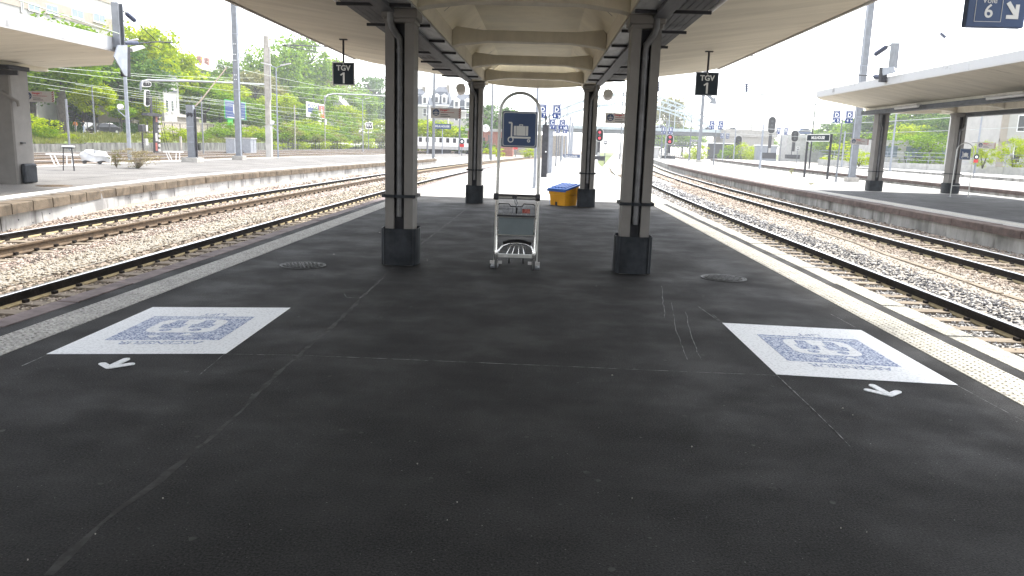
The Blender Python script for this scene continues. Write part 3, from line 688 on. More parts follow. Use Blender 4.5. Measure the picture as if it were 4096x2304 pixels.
# track number signs
def voie(loc, label, num, flip):
    t = thing('track_number_sign', label, 'sign', loc, 0, 'blue track number signs')
    b = MB(); b.box((0, 0, 0), (.62, .1, .42)); b.build('panel', M['sign_blue'], t, bevel=.01)
    b = MB(); e = .004
    for a, c in (((-.23, -.055, -.155), (.055, -.051, -.151)), ((-.23, -.055, .151), (.055, -.051, .155)), ((-.23, -.055, -.151), (-.226, -.051, .151)), ((.051, -.055, -.151), (.055, -.051, .151))): b.span(a, c)
    b.build('border', M['sign_white'], t)
    text('lettering', 'Voie', .085, M['sign_white'], t, (-.085, -.052, .065), UPR)
    text('lettering', num, .2, M['sign_white'], t, (-.085, -.052, -.05), UPR, bold=.002)
    b = MB(); b.beam((.11, -.054, .05), (.2, -.054, -.07), .045, .006, upv=(0, 1, 0)); b.beam((.105, -.0535, -.1), (.235, -.0535, -.1), .04, .006, upv=(0, 1, 0)); b.beam((.215, -.053, -.12), (.215, -.053, .03), .04, .006, upv=(0, 1, 0))
    b.build('arrow', M['sign_white'], t)
    b = MB()
    for q in (-.2, .2): b.tube([(q, 0, .2), (q, 0, .66)], .015, 6)
    b.build('hanger', M['grey_d'], t)
    return t
voie((4.86, 9.0, 3.28), 'blue voie 6 sign with white arrow hanging at the canopy edge', '6', False)
v7 = voie((-5.15, 8.9, 3.72), 'dark blue track sign of which only the lower edge shows above the weathered canopy', '7', True); v7.rotation_euler.z = R(-38)

# ================================================================ DANGER SIGNS ON COLUMNS
def danger(loc, side, label, rz=0, zoom=1, rod=.32):
    t = thing('danger_sign', label, 'sign', loc, rz, 'danger signs on the columns')
    w, h = .84 * zoom, .28 * zoom
    b = MB(); b.box((0, 0, 0), (w, .012, h)); b.build('panel', M['paper'], t)
    b = MB(); b.lathe([(h * .34, 0), (h * .33, -.004)], (-w * .33, -.007, h * .05), 20, 'y'); em = b.build('emblem', M['sign_blue'], t)
    b = MB(); b.box((-w * .33, -.0125, h * .16), (.012, .003, h * .28)); b.box((-w * .33, -.0125, h * .02), (h * .56, .003, h * .06)); b.box((-w * .33 - h * .1, -.0125, h * .1), (h * .18, .003, h * .03), ry=.6); b.box((-w * .33 + h * .1, -.0125, h * .1), (h * .18, .003, h * .03), ry=-.6); b.box((-w * .33, -.0125, -h * .14), (h * .3, .003, h * .1))
    b.build('train_pictogram', M['paper'], em)
    text('lettering', 'Danger !', h * .26, M['red'], t, (-w * .2, -.008, h * .3), UPR, 'LEFT', bold=.002)
    b = MB(); b.box((w * .05, -.008, h * .06), (w * .45, .003, h * .05)); b.build('text_line', M['red_dark'], t)
    b = MB(); b.box((-w * .06, -.008, -h * .14), (w * .25, .003, h * .05)); b.build('text_line', M['grey_d'], t)
    b = MB(); b.box((-w * .02, -.008, -h * .3), (w * .32, .003, h * .05)); b.build('text_line', M['grey_d'], t)
    b = MB(); x = w * .455
    for k in range(5):
        z = h * (-.42 + .2 * k); b.add([(x - w * .03, -.0085, z - .02), (x + w * .035, -.0085, z + .02), (x + w * .035, -.0085, z + .05 * zoom), (x - w * .03, -.0085, z + .01 * zoom)], [(0, 1, 2, 3)])
    b.build('hazard_stripe', M['red_dark'], t)
    b = MB(); xx = -side * w / 2
    b.tube([(xx * .98, .012, h * .4), (xx - side * rod, .012, h * .4)], .012, 6); b.build('bracket', M['galv'], t)
danger((-2.73, 21.72, 2.46), -1, 'danger sign with round train emblem in front of the MULHOUSE board', rod=.25)
danger((2.09, 21.72, 2.46), 1, 'danger sign with round train emblem half hidden behind a near column', rod=.3)
pL = AY(97, 243, 24.6); danger((pL.x, 24.6, pL.z), 1, 'danger sign hung beside the left column below the weathered canopy', rod=.25, zoom=1.22)
danger((14.85, 37.4, 2.3), -1, 'danger sign hung on the first column of the canopy with the suitcase stand', rod=.25)
danger((20.7, 37.4, 2.3), 1, 'danger sign hung on the column behind the suitcase sign stand', rod=.25)

# ================================================================ LUGGAGE TROLLEY SIGN STAND
def stand(loc, label, rz=0, w=.53, H=2.33, sgn=1.0):
    t = thing('trolley_sign_stand', label, 'sign stand', loc, rz, 'suitcase sign stands')
    r = w / 2; b = MB(); P = [(-r - .02, 0, .03), (-r, 0, H - r)]
    for k in range(1, 16): P.append((-r * math.cos(math.pi * k / 16), 0, H - r + r * math.sin(math.pi * k / 16)))
    P += [(r, 0, H - r), (r + .02, 0, .03)]
    b.tube(P, .021, 12); b.build('arch_tube', M['alu'], t)
    for q in (-r - .02, r + .02):
        b = MB(); b.span((q - .05, -.14, 0), (q + .05, .14, .025)); b.build('foot', M['galv'], t)
    b = MB(); b.tube([(-r - .01, 0, .5), (r + .01, 0, .5)], .014, 8); b.build('cross_tube', M['alu'], t)
    zs = 1.855; a = .225; z0 = zs
    b = MB(); rr = .025; pl = []
    for cx_, cz_, a0 in ((a - rr, a - rr, 0), (-a + rr, a - rr, 90), (-a + rr, -a + rr, 180), (a - rr, -a + rr, 270)):
        for k in range(5): pl.append((cx_ + rr * math.cos(R(a0 + k * 22.5)), cz_ + rr * math.sin(R(a0 + k * 22.5)) + z0))
    b.prism(pl, 'y', -.034, -.024); sp = b.build('panel', M['sign_blue'], t)
    b = MB(); q = [((u) * 1.045, (v - z0) * 1.045 + z0) for u, v in pl]; b.prism(q, 'y', -.0235, -.012); b.build('panel_rim', M['galv'], t)
    # white border
    b = MB(); n = len(pl)
    o1 = [(u * .975, -.0355, (v - z0) * .975 + z0) for u, v in pl]; o2 = [(u * .945, -.0355, (v - z0) * .945 + z0) for u, v in pl]
    b.add(o1 + o2, [(i, (i + 1) % n, n + (i + 1) % n, n + i) for i in range(n)]); b.build('border', M['sign_white'], sp)
    Y = -.036
    b = MB(); W = [(-.145, .085), (-.105, .085), (-.105, -.10)]
    for p, q in zip(W[:-1], W[1:]): b.beam((p[0], Y, z0 + p[1]), (q[0], Y, z0 + q[1]), .02, .003, upv=(0, 1, 0))
    b.beam((-.115, Y, z0 - .105), (.15, Y - .001, z0 - .105), .024, .003, upv=(0, 1, 0))
    b.span((-.075, Y - .002, z0 - .08), (.115, Y + .002, z0 + .045)); b.span((-.005, Y - .002, z0 + .045), (.045, Y + .002, z0 + .068))
    b.lathe([(.04, 0), (.04, -.003)], (-.115, Y, z0 - .135), 16, 'y'); b.lathe([(.022, 0), (.022, -.003)], (.125, Y, z0 - .145), 14, 'y'); b.build('suitcase_pictogram', M['sign_white'], sp)
    b = MB(); b.span((-.045, Y - .004, z0 - .078), (-.04, Y - .0025, z0 + .043)); b.span((.08, Y - .004, z0 - .078), (.085, Y - .0025, z0 + .043)); b.span((.007, Y - .004, z0 + .05), (.033, Y - .0025, z0 + .06))
    b.lathe([(.026, 0), (.026, -.002)], (-.115, Y - .0035, z0 - .135), 16, 'y'); b.lathe([(.009, 0), (.009, -.002)], (.125, Y - .0035, z0 - .145), 10, 'y'); b.build('pictogram_lines', M['sign_blue'], sp)
    return t
stand((-.325, 10.45, 0), 'arched steel stand with blue suitcase trolley sign behind the luggage trolley')
stand((18.1, 34.25, 0), 'arched steel stand with blue suitcase trolley sign in front of a canopy column', w=.72)

# ================================================================ LUGGAGE TROLLEY
t = thing('luggage_trolley', 'empty steel luggage trolley with grey panel under the suitcase sign', 'trolley', (-.325, 10.22, 0))
def tb(name, paths, r, mat, n=8, parent=t):
    b = MB()
    for p in paths: b.tube(p, r, n)
    return b.build(name, M[mat], parent)
hw_ = .255
for s in (-1, 1): tb('upright', [[(s * hw_, 0, .16), (s * .262, .05, .55), (s * .27, .02, .98)]], .016, 'steel')
b = MB(); b.tube([(-.3, 0, .985), (.3, 0, .985)], .024, 12); b.build('handle', M['grey_d'], t)
b = MB(); b.tube([(-.27, -.03, .965), (.27, -.03, .965)], .021, 12); b.build('brake_bar', M['alu'], t)
for s in (-1, 1):
    b = MB(); b.lathe([(.02, -.035), (.043, -.03), (.045, .03), (.02, .035)], (s * .275, -.01, .975), 14, 'x'); b.build('handle_joint', M['grey_d'], t)
b = MB(); b.lathe([(.03, -.02), (.034, 0), (.03, .02)], (-.03, -.035, .975), 14, 'y'); lk = b.build('coin_lock', M['grey_d'], t)
tb('chain', [[(-.03, -.05, .96), (-.02, -.06, .9), (.0, -.055, .88), (.005, -.05, .8)], [(-.01, -.05, .95), (.01, -.05, .9), (.0, -.055, .86)]], .006, 'galv', 6, lk)
b = MB(); b.tube([(.003, -.05, .84), (.003, -.05, .76)], .012, 8); b.build('key_plug', M['black'], lk)
tb('basket_rim', [[(-.24, -.03, .87), (-.23, -.05, .885), (-.1, -.05, .885), (-.075, -.05, .85), (.07, -.05, .85), (.1, -.05, .89), (.225, -.05, .885), (.24, -.03, .87)]], .007, 'black', 6)
tb('basket_wires', [[(x, -.045, .88 if abs(x) > .09 else .85), (x, -.03, .73)] for x in (-.23, -.17, -.11, -.05, .01, .07, .13, .19, .235)] + [[(-.24, -.04, z), (.24, -.04, z)] for z in (.775, .82)], .0022, 'galv', 4)
b = MB(); b.box((.13, -.052, .795), (.1, .004, .055)); b.build('label_plate', M['red_dark'], t)
b = MB(); b.box((0, -.03, .725), (.5, .035, .025)); b.build('shelf_edge', M['grey_d'], t)
b = MB(); b.box((0, .01, .585), (.47, .012, .235)); b.build('back_panel', M['panel_grey'], t, bevel=.006)
tb('panel_rail', [[(-.255, .01, .465), (.255, .01, .465)], [(-.255, .01, .705), (.255, .01, .705)]], .009, 'alu')
# deck running away from the handle, ends in a rounded bumper
dk = [(-.25, .02, .2), (-.235, .35, .215), (-.2, .62, .235), (-.13, .76, .25), (0, .82, .255), (.13, .76, .25), (.2, .62, .235), (.235, .35, .215), (.25, .02, .2)]
tb('deck_frame', [dk], .014, 'steel')
tb('deck_bar', [[(-.12, .03, .2), (-.09, .6, .235), (-.05, .72, .245)], [(.12, .03, .2), (.09, .6, .235), (.05, .72, .245)], [(-.045, .03, .2), (-.025, .74, .245)], [(.045, .03, .2), (.025, .74, .245)]], .007, 'steel')
b = MB(); b.tube([(-.19, .7, .27), (-.12, .79, .285), (0, .845, .29), (.12, .79, .285), (.19, .7, .27)], .022, 8); b.build('bumper', M['black'], t)
b = MB(); b.box((0, .015, .185), (.5, .04, .045)); b.build('rear_beam', M['alu'], t)
for s in (-1, 1):
    b = MB(); b.lathe([(.026, -.08), (.03, -.04), (.034, .02), (.03, .055)], (s * hw_, 0, .2), 12); b.build('fork', M['steel'], t)
    wv = MB(); wv.lathe([(.05, -.016), (.075, -.014), (.08, -.008), (.08, .008), (.075, .014), (.05, .016)], (s * hw_, -.01, .08), 20, 'x'); w_ = wv.build('wheel', M['rubber'], t)
    b = MB(); b.lathe([(.03, -.02), (.03, .02)], (s * hw_, -.01, .08), 12, 'x'); b.build('hub', M['alu'], w_)
    for q in (-1, 1):
        b = MB(); b.box((s * hw_ + q * .055, -.01, .095), (.05, .05, .035)); b.build('brake_block', M['white_grey'], w_)
for s in (-1, 1):
    wv = MB(); wv.lathe([(.03, -.014), (.052, -.01), (.052, .01), (.03, .014)], (s * .1, .55, .052), 16, 'x'); w_ = wv.build('wheel', M['rubber'], t)
    b = MB(); b.span((s * .1 - .024, .53, .05), (s * .1 - .017, .57, .225)); b.span((s * .1 + .017, .53, .05), (s * .1 + .024, .57, .225)); b.build('fork', M['galv'], w_)

# ================================================================ GRIT BIN
t = thing('grit_bin', 'yellow plastic grit bin with ribbed blue lid beside a column', 'bin', (.62, 22.12, 0), R(-46)); t.scale = (.84, .84, 1)
b = MB(); P = [(-.36, -.28), (.36, -.28), (.38, .3), (-.38, .3)]
lo_ = [(-.335, -.26, 0), (.335, -.26, 0), (.335, .3, 0), (-.335, .3, 0)]; mid = [(-.365, -.29, .3), (.365, -.29, .3), (.365, .33, .3), (-.365, .33, .3)]
md2 = [(-.385, -.31, .305), (.385, -.31, .305), (.385, .34, .305), (-.385, .34, .305)]; tp = [(-.395, -.32, .41), (.395, -.32, .41), (.395, .35, .55), (-.395, .35, .55)]
q4 = lambda a: [(a + i, a + (i + 1) % 4, a + 4 + (i + 1) % 4, a + 4 + i) for i in range(4)]
b.add(lo_ + mid + md2 + tp, [(3, 2, 1, 0)] + q4(0) + q4(4) + q4(8) + [(12, 13, 14, 15)]); bd = b.build('tub', M['yellow'], t, bevel=.015)
b = MB(); b.span((-.16, -.285, .0), (-.12, -.255, .22)); b.span((-.02, -.285, .12), (.02, -.255, .3)); b.build('moulded_rib', M['yellow'], bd)
b = MB(); b.span((-.1, -.272, .003), (-.01, -.25, .1)); b.build('forklift_slot', M['grey_d'], bd)
b = MB(); sl2 = math.atan2(.14, .67); b.box((0, .015, .515), (.86, .72, .06), rx=sl2); ld = b.build('lid', M['blue_lid'], t, bevel=.015)
for k in range(5):
    b = MB(); b.box((-.3 + k * .15, .03, .56), (.07, .56, .03), rx=sl2); b.build('lid_rib', M['blue_lid'], ld, bevel=.008)
b = MB(); b.box((0, -.345, .42), (.86, .03, .06)); b.build('lid_lip', M['blue_lid'], ld)
tag(MB().tube([(1.02, 22.1, .63), (1.05, 22.0, .72), (1.04, 21.75, .85), (1.035, 21.72, .93)], .006, 6).build('tether_cord', M['grey_d']), 'thin dark cord tying the grit bin lid to the column strap', 'cord')

# ================================================================ MANHOLE COVERS
def manhole(p, label, r=.3, mat='iron'):
    t = thing('manhole_cover', label, 'manhole cover', (p.x, p.y, 0), .4, 'manhole covers')
    b = MB(); b.lathe([(r, .001), (r, .008), (r - .025, .008), (r - .025, .004)], (0, 0, 0), 32); b.build('frame_ring', M[mat], t)
    b = MB(); b.lathe([(r - .03, .001), (r - .032, .007), (.01, .008)], (0, 0, 0), 32); d = b.build('lid', M[mat], t)
    b = MB()
    for i in range(-5, 6):
        for j in range(-5, 6):
            x, y = i * .047, j * .047
            if x * x + y * y < (r - .05) ** 2: b.box((x, y, .0095), (.034, .016, .006), rz=(.78 if (i + j) % 2 else -.78))
    b.build('tread_pattern', M[mat], d)
    b = MB()
    b.box((0, 0, .011), (2 * r - .08, .012, .004)); b.box((0, 0, .011), (.012, 2 * r - .08, .004)); b.build('lid_ribs', M[mat], d)
manhole(G(762, 668), 'round cast iron manhole cover near the left tactile strip')
manhole(G(1820, 700), 'round cast iron manhole cover near the right tactile strip')
pm_ = f_(800, 675)
manhole(pm_, 'rusty brown manhole cover beside the left canopy column', .5, 'rail_rust')

# ================================================================ PAINTED LIFT SIGNS ON THE ASPHALT
def liftsign(cx, cy, w, l, label, ux, uy):
    t = thing('floor_marking', label, 'floor marking', (cx, cy, .004), 0, 'painted lift signs')
    b = MB(); b.span((-w / 2, -l / 2, -.002), (w / 2, l / 2, 0)); b.build('white_field', M['paint_white'], t)
    bw, bl_ = .88, .88; oy = 0
    b = MB(); b.span((-bw / 2, oy - bl_ / 2, .0005), (bw / 2, oy + bl_ / 2, .002)); bf = b.build('blue_square', M['paint_blue'], t)
    b = MB(); b.span((-bw / 2 + .03, oy + bl_ / 2 - .085, .0025), (bw / 2 - .03, oy + bl_ / 2 - .07, .0035)); b.build('white_line', M['paint_white'], bf)
    # rounded white car with three blue figures, upside down for us
    pl = []; a, c, rr = .28, .25, .12
    for x_, y_, a0 in ((a - rr, c - rr, 0), (-a + rr, c - rr, 90), (-a + rr, -c + rr, 180), (a - rr, -c + rr, 270)):
        for k in range(6): pl.append((x_ + rr * math.cos(R(a0 + k * 18)), y_ + rr * math.sin(R(a0 + k * 18)) + oy + .06))
    b = MB(); b.prism(pl, 'z', .0025, .004); b.build('lift_car', M['paint_white'], bf)
    for k, x in enumerate((-.12, .12)):
        b = MB(); b.lathe([(.05, .0045), (.05, .0055)], (x, oy - .1, 0), 12); b.prism([(x - .085, oy - .03), (x + .085, oy - .03), (x + .1, oy + .1), (x + .06, oy + .11), (x + .045, oy + .27), (x - .045, oy + .27), (x - .06, oy + .11), (x - .1, oy + .1)], 'z', .0045, .0055); b.build('figure', M['paint_blue'], bf)
    b = MB()
    for x, d in ((-.12, 1), (.12, -1)):
        b.add([(x - .06, oy - .3, .0045), (x + .06, oy - .3, .0045), (x, oy - .3 - .08 * d, .0045)], [(0, 1, 2)])
    b.build('up_down_arrows', M['paint_white'], bf)
    text('lettering', 'ASCENSEUR', .13, M['paint_blue'], t, (.02, -.525, .0015), (0, 0, math.pi), ext=.0006, bold=.002, sx=.9)
    text('lettering', 'LIFT', .12, M['paint_blue'], t, (.05, .53, .0015), (0, 0, math.pi), ext=.0006, bold=.001)
    # the stencil was laid a little out of square
    sh_ = Matrix(((ux[0], uy[0], 0, 0), (ux[1], uy[1], 0, 0), (0, 0, 1, 0), (0, 0, 0, 1)))
    for o in t.children_recursive:
        o.data.transform(o.matrix_basis); o.matrix_basis = Matrix.Identity(4); o.data.transform(sh_)
liftsign(-3.05, 6.38, 1.28, 1.72, 'white and blue painted lift sign on asphalt beside the grey tactile strip', (1, .16), (-.03, .985))
liftsign(2.4725, 6.4975, 1.305, 1.72, 'white and blue painted lift sign on asphalt beside the cream tactile strip', (1, -.065), (-.01, 1))
def floorarrow(P, label, w=.052):
    P = [Vector((x, y, 0)) for x, y in P]
    b = MB()
    for i, (p, q) in enumerate(((P[0], P[1]), (P[0], P[2]), (P[0], P[3]))):
        d = (q - p).normalized(); n_ = Vector((-d.y, d.x, 0)); pl = []
        for k in range(9): a = -math.pi / 2 + math.pi * k / 8; pl.append(q + d * (math.cos(a) * w / 2) + n_ * (math.sin(a) * w / 2))
        for k in range(9): a = math.pi / 2 + math.pi * k / 8; pl.append(p + d * (math.cos(a) * w / 2) + n_ * (math.sin(a) * w / 2))
        b.prism([(v.x, v.y) for v in pl], 'z', .001, .006 + .0012 * i)
    return tag(b.build('painted_arrow', M['paint_white']), label, 'floor marking', 'painted arrows')
floorarrow(((-3.035, 5.165), (-3.13, 5.245), (-2.93, 5.265), (-3.025, 5.375)), 'white painted arrow before the lift sign by the grey tactile strip')
floorarrow(((2.495, 5.275), (2.385, 5.375), (2.59, 5.36), (2.465, 5.485)), 'white painted arrow before the lift sign by the cream tactile strip')

# ================================================================ VEGETATION KIT
def crown_mesh(name, seed, n_clump, per, mat, leaf=.05, shape='round', clump=.24, flat=.75):
    """unit crown, base at z=0, height 1, radius about .5; leaf-sized quads gathered in clumps"""
    rg = np.random.default_rng(seed); cs = []
    while len(cs) < n_clump:
        p = rg.random(3) * 2 - 1; r = np.linalg.norm(p)
        if r > 1 or r < .28: continue
        if shape == 'cone' and math.hypot(p[0], p[1]) > (1 - p[2]) * .55 + .08: continue
        cs.append(p)
    cs = np.array(cs); sz = clump * (.55 + .9 * rg.random(n_clump))
    k = n_clump * per; ci = np.repeat(np.arange(n_clump), per)
    d = rg.standard_normal((k, 3)); d /= np.linalg.norm(d, axis=1)[:, None]
    rad = rg.random(k) ** .45
    P = cs[ci] * .86 + d * (rad * sz[ci])[:, None] * np.array([1.15, 1.15, flat])
    nrm = d * .8 + rg.standard_normal((k, 3)) * .55 + np.array([0, 0, .45]); nrm /= np.linalg.norm(nrm, axis=1)[:, None]
    t = np.cross(nrm, rg.standard_normal((k, 3))); t /= np.linalg.norm(t, axis=1)[:, None]; b = np.cross(nrm, t)
    s = leaf * (.6 + .8 * rg.random(k))[:, None]
    c = P.copy()
    quad = np.stack([c - t * s - b * s * .15, c + b * s * .62, c + t * s, c - b * s * .62 + nrm * s * .25], 1)
    V = quad.reshape(-1, 3); V[:, 0] *= .5; V[:, 1] *= .5; V[:, 2] = V[:, 2] * .5 + .5
    F = np.arange(4 * k).reshape(-1, 4)
    return fastmesh(name, V, F, mat)
def trunk_mesh(seed, h=1, r=.035):
    rr = random.Random(seed); b = MB()
    P = [(0, 0, -.05)]; x = y = 0
    for k in range(1, 7): x += rr.uniform(-.012, .012); y += rr.uniform(-.012, .012); P.append((x, y, k / 6 * .82))
    b.tube(P, [r * 1.3, r, r * .9, r * .78, r * .6, r * .42, r * .2], 8)
    for k in range(9):
        z = rr.uniform(.28, .7); a = rr.uniform(0, 6.28); l = rr.uniform(.16, .32); i = min(6, int(z / .82 * 6)); q = P[i]
        b.tube([(q[0], q[1], z), (q[0] + math.cos(a) * l * .5, q[1] + math.sin(a) * l * .5, z + l * .45), (q[0] + math.cos(a) * l, q[1] + math.sin(a) * l, z + l * .8)], [r * .5, r * .33, r * .12], 6)
    return b.mesh('trunk', M['bark'])
CR = {}
for key, mt in (('y', 'leaf_y'), ('m', 'leaf_m'), ('d', 'leaf_d'), ('o', 'leaf_o')):
    CR[key] = [crown_mesh('crown', 10 + i + ord(key), 84, 84, M[mt], .043) for i in range(2)]
CR['p'] = [crown_mesh('crown', 60, 46, 60, M['leaf_d'], .05, 'cone', .2)]
CR['s'] = [crown_mesh('crown', 70 + i, 40, 40, M['leaf_m'], .055, clump=.3) for i in range(2)]
CR['sy'] = [crown_mesh('crown', 80 + i, 40, 40, M['leaf_y'], .055, clump=.3) for i in range(2)]
CR['so'] = [crown_mesh('crown', 85, 44, 44, M['leaf_o'], .05, clump=.25)]
CR['ball'] = [crown_mesh('crown', 90, 70, 60, M['leaf_y'], .035, clump=.2, flat=.9)]
TRK = [trunk_mesh(i) for i in range(3)]
ti = [0]
def tree(x, y, zb, H, Rr, kind, label, lift=.22, group='trees behind the tracks', cat='tree', thick=1, name='tree'):
    t = thing(name, label, cat, (x, y, zb), (ti[0] * 2.4) % 6.28, group); ti[0] += 1
    me = CR[kind][ti[0] % len(CR[kind])]
    c = link('crown', me, t, (0, 0, H * lift)); c.scale = (Rr * 2.7, Rr * 2.7, H * (1 - lift) * 1.04)
    k = link('trunk', TRK[ti[0] % 3], t); k.scale = (H * thick, H * thick, H)
    return t
def shrub(x, y, zb, H, Rr, kind, label, group='shrubs on the bank', name='shrub'):
    t = thing(name, label, 'shrub', (x, y, zb), (ti[0] * 1.7) % 6.28, group); ti[0] += 1
    c = link('foliage', CR[kind][ti[0] % len(CR[kind])], t, (0, 0, -H * .06)); c.scale = (Rr * 2.5, Rr * 2.5, H * 1.2)
    b = MB()
    for k in range(4): a = k * 1.6; b.tube([(0, 0, -.1), (math.cos(a) * Rr * .3, math.sin(a) * Rr * .3, H * .5)], [.03 * H, .012 * H], 5)
    b.build('stems', M['bark'], t); return t
def tufts(name, pts, h, spread, mat, n=26, seed=0, w=.012):
    rr = np.random.default_rng(seed); V = []; F = []
    for (x, y, z) in pts:
        for k in range(n):
            a = rr.random() * 6.28; r = spread * math.sqrt(rr.random()); hh = h * (.5 + .7 * rr.random()); l = hh * .45 * rr.random()
            bx, by = x + r * math.cos(a) * .4, y + r * math.sin(a) * .4; tx, ty = bx + math.cos(a) * l, by + math.sin(a) * l; b = a + 1.57
            i = len(V); V += [(bx - math.cos(b) * w, by - math.sin(b) * w, z), (bx + math.cos(b) * w, by + math.sin(b) * w, z), (tx, ty, z + hh)]; F.append((i, i + 1, i + 2))
    return fastmesh(name, np.array(V), np.array(F), mat)

# ================================================================ LEFT: bank, street, hill
def hillz(x, y):
    # x from -52 (wall top) leftwards
    st = 1.0 + .0098 * max(0, y - 60); d = -52 - x
    if d < 0: return -.7
    if d < 6: return .25 + .004 * max(0, y - 80) + (st - .25) * (d / 6)
    if d < 16: return st
    return st + (d - 16) * .16
ysH = [20, 60, 70, 80, 90, 100, 110, 120, 130, 140, 150, 170, 190, 220, 260, 320]
grid('embankment', [-52.3, -53.5, -55, -56.5, -58][::-1], ysH, hillz, M['earth'])
grid('street', [-68, -64, -61, -58][::1], ysH, lambda x, y: hillz(x, y) + .004, M['path'])
grid('hillside', [-180, -140, -110, -90, -78, -68][::1], ysH, lambda x, y: min(hillz(x, y), 16), M['earth'])
# retaining wall, in panels
wl = thing('retaining_wall', 'stained grey concrete retaining wall along the far tracks below the green bank', 'wall', (-52.1, 60, -.7))
for k in range(36):
    y0 = k * 3.0
    if 52 < y0 < 55: continue
    h = .95 + .004 * max(0, y0 - 20) + (.15 if y0 > 24 else 0)
    b = MB(); b.span((-.2, y0, 0), (.05, y0 + 2.97, h)); b.build('wall_panel', M['wall_dark'], wl)
# ground cover on the bank
rg = np.random.default_rng(5)
pts = []
for k in range(2600):
    y = 66 + 120 * rg.random(); x = -52.3 - 5.6 * rg.random(); pts.append((x, y, hillz(x, y) - .02))
stuff(link('ground_cover', tufts('ground_cover', pts, .45, .5, M['grass'], 9, 3, .05)))
pts = []
for k in range(900):
    y = 60 + 90 * rg.random(); x = -25 - 24 * rg.random(); pts.append((x + bl(y), y, -.67))
stuff(link('track_weeds', tufts('track_weeds', pts, .25, .6, M['drygrass'], 8, 4, .02)))

# hedge along the street
def hedge(y0, y1, X, zt, label):
    t = thing('hedge', label, 'hedge', (X, (y0 + y1) / 2, hillz(X, (y0 + y1) / 2)), 0, 'clipped hedges along the street')
    h = zt; n = int((y1 - y0) * 330); L = y1 - y0
    q = rg.random((n, 3)); P = np.stack([(q[:, 0] - .5) * 1.1, (q[:, 1] - .5) * L, q[:, 2] * h], 1)
    f = rg.integers(0, 3, n); P[f == 0, 0] = .55 + .05 * rg.standard_normal((f == 0).sum()); P[f == 1, 2] = h + .04 * rg.standard_normal((f == 1).sum())
    nr = rg.standard_normal((n, 3)) * .6; nr[f == 0, 0] += 1; nr[f == 1, 2] += 1; nr /= np.linalg.norm(nr, axis=1)[:, None]
    tt = np.cross(nr, rg.standard_normal((n, 3))); tt /= np.linalg.norm(tt, axis=1)[:, None]; bb = np.cross(nr, tt); s = .11
    V = np.stack([P - tt * s, P + bb * s * .6, P + tt * s, P - bb * s * .6], 1).reshape(-1, 3)
    link('foliage', fastmesh('foliage', V, np.arange(4 * n).reshape(-1, 4), M['leaf_h']), t)
    b = MB(); b.span((-.45, -L / 2, 0), (.45, L / 2, h - .1)); b.build('hedge_core', M['leaf_h'], t)
hedge(82, 92.5, -61.5, 1.5, 'clipped green hedge behind the two walking people')
hedge(93, 101.5, -61.5, 1.45, 'clipped green hedge between the leaning trunk and the dark car')
hedge(108.5, 116, -61.5, 1.5, 'clipped green hedge beside the staked young tree')
# fence posts along the street edge
fe = thing('street_fence', 'thin dark green mesh fence along the street above the bank', 'fence', (-58.2, 80, 0))
for k in range(52):
    y = k * 2.55; z = hillz(-58.2, 80 + y)
    b = MB(); b.span((-.04, y - .04, z - .1), (.04, y + .04, z + 1.75)); b.build('fence_post', M['leaf_h'] if False else M['grey_d'], fe)
# stone garden wall along the street
sw = thing('garden_wall', 'old grey stone garden wall with pale coping behind the thin fence', 'wall', (-63, 118, 0))
for k in range(17):
    y0 = k * 4.0; z = hillz(-63, 118 + y0)
    b = MB(); b.span((-.2, y0, z - .2), (.2, y0 + 3.95, z + 2.0)); b.build('wall_section', M['stonewall'], sw)
    b = MB(); b.span((-.3, y0, z + 2.0), (.3, y0 + 3.97, z + 2.12)); b.build('wall_coping', M['concrete'], sw)
gh = thing('garden_shed', 'long low beige outbuilding behind the stone garden wall', 'building', (-66.5, 128, hillz(-66, 128)))
b = MB(); b.span((-2.5, -9, 0), (2.2, 16, 3.1)); b.build('wall', M['render_b'], gh)
b = MB(); b.prism([(-2.9, 3.1), (2.6, 3.0), (2.6, 3.12), (-2.9, 4.2)], 'y', -9.5, 16.5); b.build('roof', M['concrete'], gh)

# ---- big trees
def ptree(px, ptop, X, rad, kind, label, zb=None, lift=.22, thick=1):
    p = AX(px, ptop, X); z = hillz(X, p.y) - .1 if zb is None else zb
    return tree(X, p.y, z, p.z - z, rad, kind, label, lift, thick=thick)
ptree(140, 48, -60.3, 5.0, 'm', 'large street tree with a thick leaning trunk behind the danger sign', lift=.32, thick=1.25)
ptree(70, 95, -68, 4, 'd', 'dark leafy tree behind the house garden beside the canopy column', lift=.3)
ptree(232, 205, -60.6, 2.2, 'y', 'young light green tree in front of the dark tree crowns', lift=.35, thick=.6)
ptree(303, 255, -60.4, 1.5, 'm', 'small staked street tree behind the mast with loudspeaker', lift=.4, thick=.6)
ptree(300, 110, -64.5, 5.6, 'd', 'dark dense tree behind the signal', lift=.25)
ptree(350, 55, -70, 6.0, 'y', 'tall yellow green tree rising above the canopy corner', lift=.2)
ptree(415, 112, -72, 5.5, 'y', 'yellow green tree above the white villa', lift=.2)
ptree(300, 220, -66, 5.0, 'y', 'low yellow green tree under the dark dense crown', lift=.25)
ptree(430, 140, -82, 4.5, 'd', 'distant dark tree beside the bright hilltop', lift=.2)
ptree(365, 275, -62.5, 1.8, 'y', 'slim bright yellow conifer beside the striped signal post', lift=.05)
ptree(455, 170, -76, 5.5, 'o', 'olive toned tree below the hill house roof', lift=.2)
ptree(510, 200, -66, 5.2, 'm', 'bare stemmed tree in front of the garden wall', lift=.32)
ptree(550, 205, -72, 5.0, 'y', 'light green tree left of the lattice mast', lift=.25)
ptree(572, 150, -90, 5.5, 'm', 'round tree on the hilltop beside the tall mast', lift=.15)
